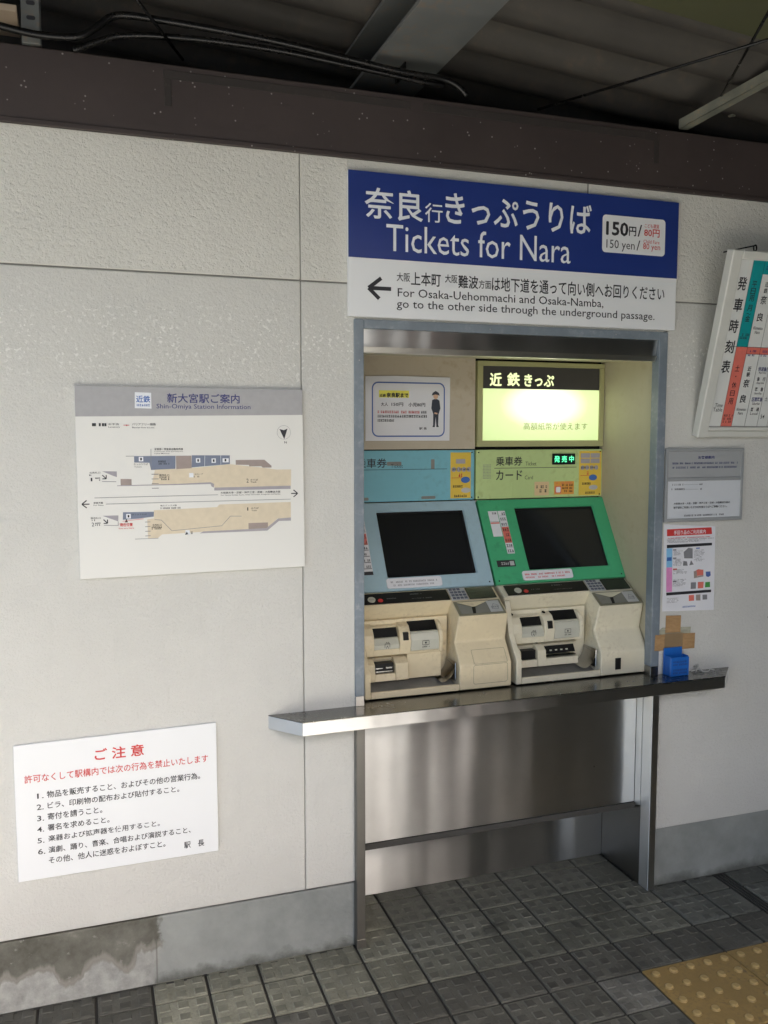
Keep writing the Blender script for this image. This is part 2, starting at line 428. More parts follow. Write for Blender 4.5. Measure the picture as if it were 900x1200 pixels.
def rect(mb, fr, a0, b0, a1, b1, off=.0004, th=.0003, mi=0):
    return mb.poly([fr.p(a0, b0, off), fr.p(a1, b0, off), fr.p(a1, b1, off), fr.p(a0, b1, off)], -fr.n*th, mi=mi)
def rrect_pts(a0, b0, a1, b1, r, n=5):
    P = []
    for cx, cy, s0 in ((a1-r, b0+r, -90), (a1-r, b1-r, 0), (a0+r, b1-r, 90), (a0+r, b0+r, 180)):
        for k in range(n+1):
            t_ = R(s0+90*k/n); P.append((cx+r*math.cos(t_), cy+r*math.sin(t_)))
    return P
def pl(mb, fr, pts, off=.0004, th=.0003, mi=0):
    return mb.poly([fr.p(a, b, off) for a, b in pts], -fr.n*th, mi=mi)
def disc(mb, fr, a, b, ra, rb=None, off=.0004, th=.0003, n=20):
    rb = rb or ra
    return pl(mb, fr, [(a+ra*math.cos(2*PI*k/n), b+rb*math.sin(2*PI*k/n)) for k in range(n)], off, th)
def ring(mb, fr, outer, inner, off, th=.0003):
    n = len(outer)
    for i in range(n):
        j = (i+1) % n
        mb.poly([fr.p(*outer[i], off), fr.p(*outer[j], off), fr.p(*inner[j], off), fr.p(*inner[i], off)])
def line(mb, fr, pts, w, off=.0005):
    for (a0, b0), (a1, b1) in zip(pts, pts[1:]):
        d = Vector((a1-a0, b1-b0)); L = d.length; d /= L; nx, ny = -d.y*w/2, d.x*w/2
        mb.poly([fr.p(a0-nx, b0-ny, off), fr.p(a1-nx, b1-ny, off), fr.p(a1+nx, b1+ny, off), fr.p(a0+nx, b0+ny, off)])

_tc = {}
def glyphs(txt, bold=0.0):
    bold = min(bold, .007)*.8; key = (txt, bold)
    if key in _tc: return _tc[key]
    c = bpy.data.curves.new('t', 'FONT'); c.body = txt; c.size = 1; c.resolution_u = 2; c.offset = bold; c.fill_mode = 'FRONT'
    o = bpy.data.objects.new('t', c); S.collection.objects.link(o); bpy.context.view_layer.update()
    me = bpy.data.meshes.new_from_object(o.evaluated_get(bpy.context.evaluated_depsgraph_get()))
    V = [v.co.copy() for v in me.vertices]; F = [list(p.vertices) for p in me.polygons]
    bpy.data.objects.remove(o); bpy.data.curves.remove(c); bpy.data.meshes.remove(me)
    _tc[key] = (V, F); return V, F
def put_text(mb, fr, txt, x0, z0, w=None, h=None, bold=.008, off=.0008):
    """fit the ink of txt into a box whose lower left corner is (x0, z0)"""
    V, F = glyphs(txt, bold)
    if not V: return
    ax = min(v.x for v in V); bx_ = max(v.x for v in V); ay = min(v.y for v in V); by = max(v.y for v in V)
    sy = (h/(by-ay)) if h else None; sx = (w/(bx_-ax)) if w else sy
    if sy is None: sy = sx
    d = max(0, bold-.0065)*1.6       # heavier weights: a few copies a hair apart
    for q, (dx, dy) in enumerate([(0, 0)] if d == 0 else [(0, 0), (d, 0), (-d, 0), (0, d), (0, -d)]):
        vs = [mb.bm.verts.new(fr.p(x0+(v.x-ax+dx)*sx, z0+(v.y-ay+dy)*sy, off+q*.00003)) for v in V]
        for f in F:
            try: mb.bm.faces.new([vs[i] for i in f])
            except ValueError: pass
def T(mb, fr, txt, lb, lt, rb, bold=.008, off=.0008):
    """lb, lt, rb: lower left, upper left, lower right corner of the ink"""
    put_text(mb, fr, txt, lb[0], lb[1], rb[0]-lb[0], lt[1]-lb[1], bold, off)
def fine_print(mb, fr, x0, x1, z, h, off=.0007, fill=.8):
    """a line of print too small to read: short uneven strokes"""
    x = x0
    while x < x1-h*.3:
        w = h*random.uniform(.55, 1.0)
        if random.random() < fill:
            k = random.randint(0, 3)
            if k != 0: line(mb, fr, [(x, z+h*.85), (min(x1, x+w*.8), z+h*.85)], h*.2, off)
            if k != 1: line(mb, fr, [(x, z+h*.45), (min(x1, x+w*.8), z+h*.45)], h*.2, off)
            if k != 2: line(mb, fr, [(x+w*.4, z), (x+w*.4, z+h)], h*.22, off)
            line(mb, fr, [(x, z+h*.12), (min(x1, x+w*.8), z+h*.12)], h*.2, off)
        x += w

def mk(fn, *a, **k):
    mb = MB(); fn(mb, *a, **k); return mb

# ================================================================== SETTING
PANELJ = .0023
# ---- ground and platform
g = MB(); g.poly([(-150, -200, -1.15), (150, -200, -1.15), (150, 200, -1.15), (-150, 200, -1.15)])
struct('ground', g, painted('track_ballast', (.33, .325, .31), .9, .35, 30, None, .4))
pf = thing('platform_floor', 'grey ribbed tile platform paving in front of the ticket window', 'floor')
del pf['category']; del pf['label']; pf['kind'] = 'structure'
sb = MB(); sb.box(-9, 11, -4.4, 1.4, -1.1, -.006); obj('floor_slab', sb, 'grout', pf)

TY0 = .3578
def tile_mesh(x0, x1, y0, y1, seed, pads=True):
    """one 150 mm tile (or the cut remainder of one): a slab with raised square pads"""
    rnd = random.Random(seed); mb = MB(); g_ = .0040
    mb.box(x0+g_, x1-g_, y0+g_, y1-g_, -.006, 0, .0012)
    if pads:
        for i in range(3):
            for j in range(3):
                cx = .025+i*.05+rnd.uniform(-.001, .001); cy = .025+j*.05
                a0, a1, b0, b1 = cx-.0155, cx+.0155, cy-.0155, cy+.0155
                if a0 < x0+.004 or a1 > x1-.004 or b0 < y0+.003 or b1 > y1-.003: continue
                e = .0028
                lo = [(a0, b0), (a1, b0), (a1, b1), (a0, b1)]; hi = [(a0+e, b0+e), (a1-e, b0+e), (a1-e, b1-e), (a0+e, b1-e)]
                L = [mb.bm.verts.new((*p, .0)) for p in lo]; H = [mb.bm.verts.new((*p, .0017)) for p in hi]
                f = mb.bm.faces.new(H); f.material_index = 1
                for k in range(4): mb.bm.faces.new((L[k], L[(k+1) % 4], H[(k+1) % 4], H[k]))
    me = mb.mesh('floor_tile'); me.materials.append(M['tile']); me.materials.append(M['pad']); return me
full = [tile_mesh(0, .15, 0, .15, s) for s in range(4)]
cache = {}
def tile(i, x, y, x0=0, x1=.15, y0=0, y1=.15, tone=(1, 1, 1)):
    k = (round(x0, 3), round(x1, 3), round(y0, 3), round(y1, 3))
    if k == (0, .15, 0, .15): me = full[i % 4]
    else:
        if k not in cache: cache[k] = tile_mesh(x0, x1, y0, y1, 5)
        me = cache[k]
    o = bpy.data.objects.new('floor_tile', me); S.collection.objects.link(o); o.parent = pf
    o.location = (x, y, random.uniform(-.0006, .0006)); o.rotation_euler = (R(random.uniform(-.15, .15)), R(random.uniform(-.15, .15)), 0)
    o.color = (*tone, 1)
DR0, DR1 = 1.175, 1.221
cnt = 0; stuff_cells = []
for r in range(0, 33):
    yt = TY0-.15*r; yb = yt-.15
    for cidx in range(-22, 40):
        xl = .15*cidx; xr = xl+.15
        if cidx >= 8: xl += (DR1-1.2)+.0; xr += (DR1-1.2)
        in_rec = yb < .27 and yt > 0
        x0, x1, y0, y1 = 0., .15, 0., .15
        if yt > .001:     # beside or inside the recess under the counter
            inside = xr > -.115 and xl < .885
            if not inside or yb >= .27:
                if yb > -.002: continue
            else:
                if yt > .27: y1 = .27-yb
                if xl < -.115: x0 = -.115-xl
                if xr > .885: x1 = .885-xl
                if yb < 0: x0, x1 = 0., .15
        if y1 < .02 or x1-x0 < .012: continue
        if cidx == 7 and yb < .3: x1 = min(x1, DR0-xl)
        # yellow tactile slabs replace these tiles
        if 5 <= r < 7 and 4 <= cidx < 8 : continue
        if 5 <= r < 7 and cidx >= 8: continue
        near = -1.45 < xl < 2.0 and r <= 8
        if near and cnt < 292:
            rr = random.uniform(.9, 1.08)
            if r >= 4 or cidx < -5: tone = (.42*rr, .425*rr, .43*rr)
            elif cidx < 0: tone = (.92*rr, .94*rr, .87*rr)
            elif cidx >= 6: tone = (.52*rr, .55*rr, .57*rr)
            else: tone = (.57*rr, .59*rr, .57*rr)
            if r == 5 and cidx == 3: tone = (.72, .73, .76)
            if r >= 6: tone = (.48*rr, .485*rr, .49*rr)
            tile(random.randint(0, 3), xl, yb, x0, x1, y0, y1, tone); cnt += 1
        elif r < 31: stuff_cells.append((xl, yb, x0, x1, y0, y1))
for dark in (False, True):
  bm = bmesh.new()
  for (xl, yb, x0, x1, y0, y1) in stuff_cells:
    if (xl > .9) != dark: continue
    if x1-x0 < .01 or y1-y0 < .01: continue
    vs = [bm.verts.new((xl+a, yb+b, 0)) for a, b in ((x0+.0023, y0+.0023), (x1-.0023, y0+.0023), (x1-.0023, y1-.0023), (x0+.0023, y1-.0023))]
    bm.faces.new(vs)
  me = bpy.data.meshes.new('unseen_paving_tiles'); bm.to_mesh(me); bm.free()
  o = obj('unseen_paving_tiles', me, 'tile', pf, kind='stuff'); o.color = (.5, .5, .5, 1) if dark else (1.66, 1.70, 1.86, 1)  # unseen paving tinted pale to bounce sun, dark on the right to dim reflections

# yellow tactile slabs with 25 domes
def tactile_mesh():
    mb = MB(); mb.box(.002, .298, .002, .298, -.006, .001, .0015)
    for i in range(5):
        for j in range(5):
            cx, cy = .03+i*.06, .03+j*.06; rings = []
            for (rad, hh) in ((.0135, .001), (.0115, .0048), (.0075, .0064)):
                rings.append([mb.bm.verts.new((cx+rad*math.cos(2*PI*k/12), cy+rad*math.sin(2*PI*k/12), hh)) for k in range(12)])
            for q_, (A, B) in enumerate(zip(rings, rings[1:])):
                for k in range(12):
                    f = mb.bm.faces.new((A[k], A[(k+1) % 12], B[(k+1) % 12], B[k])); f.smooth = True; f.material_index = q_
            mb.bm.faces.new(rings[-1]).material_index = 1
    me = mb.mesh('tactile_tile'); me.materials.append(M['tactile']); me.materials.append(M['tactile_worn']); return me
tm = tactile_mesh()
for k in range(12):
    x = .6+.3*k+(.021 if k >= 2 else 0)
    o = bpy.data.objects.new('tactile_tile', tm); S.collection.objects.link(o); o.parent = pf; o.location = (x, TY0-.75-.3, random.uniform(-.0004, .0004))
# slotted drain channel
dr = MB()
dr.box(DR0+.003, DR1-.003, TY0-.745, 0, -.03, -.012)
for k in range(3): dr.box(DR0+.006+k*.0135, DR0+.0115+k*.0135, TY0-.745, 0, -.012, -.0005)
obj('drain_grate', dr, 'drain', pf)

# ---- the ticket wall
wall = thing('station_wall', 'pale rendered station wall with panel joints and grey skirting, holding the ticket window and signs', 'wall')
BZ = 2.328
def wpanel(x0, x1, z0, z1, mat):
    mb = MB(); mb.box(x0+PANELJ, x1-PANELJ, 0, .09, z0+PANELJ, z1-PANELJ, .002)
    return obj('wall_panel', mb, mat, wall)
JX, JX2, JZ, SZ = -.302, .615, 1.982, .202
for x0 in (-3.04, -2.13, -1.215, JX, JX2, 1.53, 2.44, 3.35):
    wpanel(x0, x0+.915, JZ, BZ+.02, 'wall_coarse')
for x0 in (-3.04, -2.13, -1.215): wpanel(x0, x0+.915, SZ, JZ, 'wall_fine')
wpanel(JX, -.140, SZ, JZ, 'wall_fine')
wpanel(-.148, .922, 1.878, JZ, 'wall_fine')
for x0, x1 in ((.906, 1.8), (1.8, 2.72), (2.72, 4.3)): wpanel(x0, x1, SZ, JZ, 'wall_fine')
bk = MB(); bk.box(-3.1, -.16, .0055, .1, SZ, BZ); bk.box(.93, 4.35, .0055, .1, SZ, BZ); bk.box(-.16, .93, .0055, .1, 1.9, BZ)
obj('joint_backing', bk, 'joint', wall)
s1 = MB(); s1.box(-3.1, -.140, .004, .09, -.002, SZ-.005, .002); obj('skirting', s1, 'skirt_old', wall, 'grey concrete skirting, its left stretch stained dark with a pale wavy tide mark')
s1 = MB(); s1.box(.912, 4.3, .004, .09, -.002, SZ+.004, .0015); obj('skirting', s1, 'skirt', wall)
s3 = MB()     # the thin wash of old mortar where skirting meets floor
for k in range(60):
    x = -1.4+k*.045+random.uniform(-.01, .01)
    if x > -.16 and x < .93: continue
    s3.poly([(x-.03, .004, -.001), (x+.03, .004, -.001), (x+.028, -.006-random.random()*.006, .0015), (x-.028, -.005-random.random()*.006, .0015)])
obj('mortar_edge', s3, 'grout', wall, kind='stuff')

# ---- purple brown fascia beam along the top of the wall
bm_ = thing('fascia_beam', 'dark purple brown painted beam along the top of the wall, speckled with pale spots', 'beam')
b = MB(); b.box(-3.1, 4.3, -.012, .12, BZ, 2.512, .003); b.box(-3.1, 4.3, -.016, .0, BZ-.004, BZ+.008, .001)
obj('beam_face', b, 'beam', bm_)
for (x0, x1, sgn) in ((-.665, .02, 1), (.06, .86, -1)):      # flat strap left on the beam, its paint worn
    f_ = MB(); f_.box(x0, x1, -.0145, -.0122, 2.474, 2.496, .0006)
    xa = x0+.002 if sgn > 0 else x1-.020
    f_.box(xa, xa+.018, -.0145, -.0122, 2.405, 2.4735, .0006)
    obj('strap', f_, 'strap', bm_)

# ---- canopy roof above
rf = thing('canopy_roof', 'dark sooty corrugated canopy roof over the platform', 'roof')
SLX = -.085
def rz(x, y): return 2.735+SLX*(x-.2)+max(0, -y)*.035
def corr(y0, y1, per=.19, amp=.035):
    mb = MB(); N = 8; xs = [-2.9, -2, -1, 0, 1, 2, 4, 8]; rows = []
    n = int((y1-y0)/per*N)
    for i in range(n+1):
        y = y0+i*per/N; ph = (i % N)/N
        z = amp*(math.cos(2*PI*ph)); z = max(-amp*.75, min(amp*.75, z*1.3))
        rows.append([mb.bm.verts.new((x, y, rz(x, y)+z)) for x in xs])
    for A, B in zip(rows, rows[1:]):
        for k in range(len(xs)-1):
            f = mb.bm.faces.new((A[k], B[k], B[k+1], A[k+1])); f.smooth = True
    return mb
obj('corrugated_sheet', corr(-3.45, 1.3), 'roof', rf)
mb = MB(); mb.poly([(.25, -.425, rz(.25, -.4)-.074), (3.4, -.425, rz(3.4, -.4)-.074), (3.4, -1.0, rz(3.4, -1)-.06), (.25, -1.0, rz(.25, -1)-.06)], (0, 0, .012))
obj('roof_panel', mb, 'olive_panel', rf, 'flat olive green mossy roof panel')
mb = MB(); mb.box(-3.1, 6, 1.25, 1.3, 1.9, 3.2); mb.box(-3.1, 6, .12, 1.3, 2.30, 2.32); obj('light_leak_sheets', mb, 'roof', rf)  # unseen sheets added to stop light leaking in over the wall
mb = MB(); mb.box(-3.1, 4.35, .42, .5, -.5, 2.34); mb.box(-3.1, -3.0, .02, .42, -.5, 2.34); mb.box(4.3, 4.4, .02, .42, -.5, 2.34); obj('leak_backing', mb, 'joint', wall)  # unseen backing added to keep sun from leaking into the recess
mb = MB(); mb.box(-1.3, -1.012, -.03, .12, 2.58, 2.596, .001); obj('packing_board', mb, 'cardboard', rf, 'pale brown board laid on the beam at the far left')

def steel(name, mb, label, cat, mat='steel_paint', group=None): return tag(obj(name, mb, mat), label, cat, group)
# H beam running out from the wall over the window
hb = thing('roof_beam', 'grey painted steel H beam running out from the wall above the ticket window', 'beam', (.0, 0, 2.6))
def hbeam(x0, x1, zb, y0, y1, h=.16):
    a = MB(); a.box(x0, x1, y0, y1, zb, zb+.012, .001); obj('lower_flange', a, 'steel_paint', hb)
    a = MB(); xm = (x0+x1)/2; a.box(xm-.005, xm+.005, y0, y1, zb+.012, zb+h); obj('web', a, 'steel_paint', hb)
    a = MB(); a.box(x0, x1, y0, y1, zb+h, zb+h+.01, .001); obj('upper_flange', a, 'steel_paint', hb)
hbeam(-.085, .118, 2.60, -3.4, .35, .12)
a = MB(); a.box(.0, .004, -.02, .06, 2.565, 2.60); a.tube([(.0, .02, 2.575), (.03, .02, 2.57), (.045, .02, 2.585)], .004); obj('clamp', a, 'iron', hb)
# perforated hanger at the far left
a = MB(); a.box(-1.003, -.958, -.02, .0, 2.515, 2.80, .001); a.box(-.961, -.958, -.02, .02, 2.515, 2.80)
hang = thing('strut_hanger', 'perforated grey steel hanger strut standing on the beam at the far left', 'strut', (-.98, 0, 2.51))
obj('strut', a, 'steel_paint', hang)
for z_ in (2.575, 2.61, 2.645):
    a = MB(); a.poly([(x, -.0205, z) for x, z in rrect_pts(-.991, z_-.005, -.970, z_+.005, .0048)], (0, -.0008, 0)); obj('slot', a, 'ink_black', hang)

# conduits along the beam
def conduit(pts, r, name, label, group='black cable conduits along the beam'):
    mb = MB(); mb.tube(spline(pts, 5), r, 10); return tag(obj(name, mb, 'iron'), label, 'pipe', group)
YC = -.06
conduit([(-1.0710, YC, 2.5330), (-0.9920, YC, 2.5230), (-0.9300, YC, 2.5220), (-0.8700, YC, 2.5300), (-0.8300, YC, 2.5560), (-0.7930, YC, 2.5870), (-0.7510, YC, 2.5970), (-0.6680, YC, 2.5970), (-0.5180, YC, 2.5930), (-0.3610, YC, 2.5850), (-0.1970, YC, 2.5700), (-0.0250, YC, 2.5540), (0.0900, YC, 2.5510), (0.1420, YC, 2.5380), (0.1740, YC, 2.5140)], .0088, 'conduit', 'black sagging cable conduit along the beam, the upper one with a bent end')
YC = -.045
conduit([(-0.8850, YC, 2.5030), (-0.8710, YC, 2.5070), (-0.8450, YC, 2.5210), (-0.7930, YC, 2.5450), (-0.7620, YC, 2.5530), (-0.6890, YC, 2.5630), (-0.5380, YC, 2.5710), (-0.3580, YC, 2.5700), (-0.1930, YC, 2.5590), (-0.0700, YC, 2.5500), (0.0570, YC, 2.5400), (0.1090, YC, 2.5400)], .0078, 'conduit', 'black cable conduit below the bent one, its left end dropping behind the beam')
mb = MB(); mb.tube([(-0.7700,-0.2500,2.5840), (-0.6100,0.0200,2.5400)], 0.004, 8); tag(obj('tie_rod', mb, 'iron'), 'thin dark tie rod crossing behind the conduits at the upper left', 'rod')
mb = MB(); mb.tube([(0.4450,0.0200,2.5340), (0.7090,-0.8000,2.4760)], 0.004, 8); tag(obj('tie_rod', mb, 'iron'), 'long thin tie rod slanting up to the right above the brown beam', 'rod')
mb = MB(); mb.tube([(1.0940,0.0200,2.6170), (0.5280,-0.9000,2.5070)], 0.004, 8); tag(obj('tie_rod', mb, 'iron'), 'short steep tie rod at the upper right', 'rod')
mb = MB(); A_ = Vector((0.9710,0.0200,2.5310)); B_ = Vector((1.1550,-0.3000,2.6440)); W_1 = Vector((.016, 0, 0)); mb.poly([A_-W_1, B_-W_1, B_+W_1, A_+W_1], (0, 0, .003)); mb.poly([A_-W_1, B_-W_1, B_-W_1+Vector((0, 0, .03)), A_-W_1+Vector((0, 0, .03))], (.003, 0, 0)); tag(obj('angle_brace', mb, 'angle'), 'weathered pale steel angle brace at the upper right corner', 'brace')
mb = MB(); mb.tube(spline([(1.2020,0.0800,2.6270), (1.2720,0.0800,2.6430), (1.3620,0.0800,2.6420), (1.4730,0.0800,2.6320)], 5), .012, 12); tag(obj('roof_pipe', mb, 'angle'), 'grey pipe behind the angle brace at the upper right', 'pipe')

# ================================================================== TICKET WINDOW SURROUND
al = thing('ticket_window', 'recessed steel lined ticket window with grey blue frame below the blue sign', 'ticket window', (.38, 0, 0))
AX0, AX1 = -.119, .885
def part(name, mat, fn, label=None, kind=None, parent=None):
    mb = MB(); fn(mb); return obj(name, mb, mat, parent or al, label, kind)
part('frame_jamb', 'frame', lambda m: m.box(-.147, -.1185, -.008, .03, .778, 1.882, .0015))
part('frame_jamb', 'frame', lambda m: m.box(.8845, .9165, -.008, .03, .778, 1.882, .0015))
part('frame_foot', 'steel_dark', lambda m: m.box(-.1465, -.119, -.0075, .03, .748, .7775, .001))
part('frame_foot', 'steel_dark', lambda m: m.box(.885, .916, -.0075, .03, .748, .7775, .001))
part('frame_head', 'frame', lambda m: m.box(-.1184, .8844, -.008, .03, 1.856, 1.882, .0015))
part('header_band', 'steel', lambda m: m.prism([(.003, 1.858), (.012, 1.806), (.02, 1.806), (.02, 1.858)], -.1184, .8844))
part('header_lip', 'steel_lip', lambda m: m.prism([(-.002, 1.8052), (.0070, 1.789), (.030, 1.789), (.030, 1.8052)], -.117, .880, .0004))
part('ceiling', 'alcove', lambda m: m.prism([(.030, 1.790), (.35, 1.812), (.35, 1.83), (.030, 1.85)], -.14, .905))
part('side_wall', 'alcove', lambda m: m.box(.899, .915, .0305, .36, .74, 1.812))
part('side_wall', 'alcove', lambda m: m.box(-.14, -.123, .0305, .36, .74, 1.812))
part('back_panel', 'alcove_back', lambda m: m.box(-.123, .3925, .336, .35, 1.502, 1.815, .001))
part('back_panel', 'black_plastic', lambda m: m.box(-.123, .899, .352, .37, .74, 1.83))
part('screw', 'steel_dark', lambda m: [disc(m, Frame((0, -.008, 0)), -.1325, 1.765, .0022, off=.0006), disc(m, Frame((0, -.008, 0)), .28, 1.868, .002, off=.0006), disc(m, Frame((0, -.008, 0)), .72, 1.868, .002, off=.0006)])
# below the counter
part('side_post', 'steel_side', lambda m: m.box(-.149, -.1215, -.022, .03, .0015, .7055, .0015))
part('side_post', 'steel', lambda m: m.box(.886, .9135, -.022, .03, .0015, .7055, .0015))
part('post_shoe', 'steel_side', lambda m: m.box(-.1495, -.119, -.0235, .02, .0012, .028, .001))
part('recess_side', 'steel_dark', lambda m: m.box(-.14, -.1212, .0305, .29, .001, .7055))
part('recess_side', 'steel_side', lambda m: m.box(.8865, .91, .0305, .29, .001, .7055))  # right side: the recess's dark reflection is put into a darker base colour
part('reflection_strip', 'steel', lambda m: m.prism([(.0305, .285), (.062, .272), (.062, .7055), (.0305, .7055)], .8835, .8863))  # strip added on the jamb to stand in for a lighter reflection
part('upper_steel_panel', 'steel', lambda m: m.box(-.1205, .883, .0625, .075, .285, .7055, .001))
part('gap_shadow_lip', 'gap_shadow', lambda m: m.prism([(.055, .284), (.055, .266), (.26, .262), (.26, .284)], -.1205, .886, .001))  # painted dark to stand in for the shadow in the gap
part('lower_steel_panel', 'steel', lambda m: m.box(-.1205, .886, .262, .27, .001, .262, .001))
part('panel_screw', 'steel_dark', lambda m: disc(m, Frame((0, .0625, 0)), .72, .43, .003, off=.001))

# counter shelf
ct = thing('counter_shelf', 'long stainless steel counter shelf with cut off corners below the ticket machines', 'counter', (.38, 0, .7))
pts = [(-.408, .0005), (-.329, -.096), (1.119, -.094), (1.2115, .0005), (.8835, .0005), (.8835, .33), (-.1175, .33), (-.1175, .0005)]
def slab(m, pts, z0, z1, bev):
    m.poly([(x, y, z0) for x, y in pts], (0, 0, z1-z0), bev)
def inset(k): return [(-.408+k*.8, .0005), (-.329+k*.6, -.096+k), (1.119-k*.6, -.094+k), (1.2115-k*.8, .0005), (.8835, .0005), (.8835, .33), (-.1175, .33), (-.1175, .0005)]
part('counter_top', 'counter_top', lambda m: slab(m, pts, .7445, .748, .001), parent=ct)
part('counter_edge', 'steel', lambda m: slab(m, inset(.0006), .7075, .7443, .0008), parent=ct)

# ================================================================== LIT SIGN BOX
lb = thing('lit_sign_box', 'glowing yellow green light box sign above the right ticket machine', 'light box', (.648, .33, 1.505))
LF = Frame((0, .325, 0))
def lbf(m):
    m.box(.3965, .8975, .325, .3515, 1.787, 1.8035, .001); m.box(.3965, .8975, .325, .3515, 1.5095, 1.5305, .001)
    m.box(.3965, .4165, .325, .3515, 1.5306, 1.7869, .001); m.box(.879, .8975, .325, .3515, 1.5306, 1.7869, .001)
obj('box_frame', mk(lbf), 'olive', lb)
obj('diffuser', mk(lambda m: m.box(.4166, .8789, .331, .335, 1.5307, 1.7098)), 'lit_face', lb)
obj('title_band', mk(lambda m: m.box(.4166, .8789, .3305, .335, 1.7099, 1.7868)), 'charcoal', lb)
LBt = Frame((0, .3305, 0)); LBd = Frame((0, .331, 0))
m = MB(); T(m, LBt, '近', (0.4440,1.7190), (0.4430,1.7630), (0.4880,1.7200), .022); T(m, LBt, '鉄', (0.5110,1.7200), (0.5100,1.7650), (0.5580,1.7210), .022); T(m, LBt, 'きっぷ', (0.5770,1.7200), (0.5760,1.7610), (0.6930,1.7220), .022)
obj('title_lettering', m, 'lit_letter', lb)
m = MB(); T(m, LBd, '高額紙幣が使えます', (0.5760,1.5680), (0.5760,1.5930), (0.8330,1.5680), -.004); obj('lettering', m, ink('olive_ink', (.20, .25, .07)), lb)

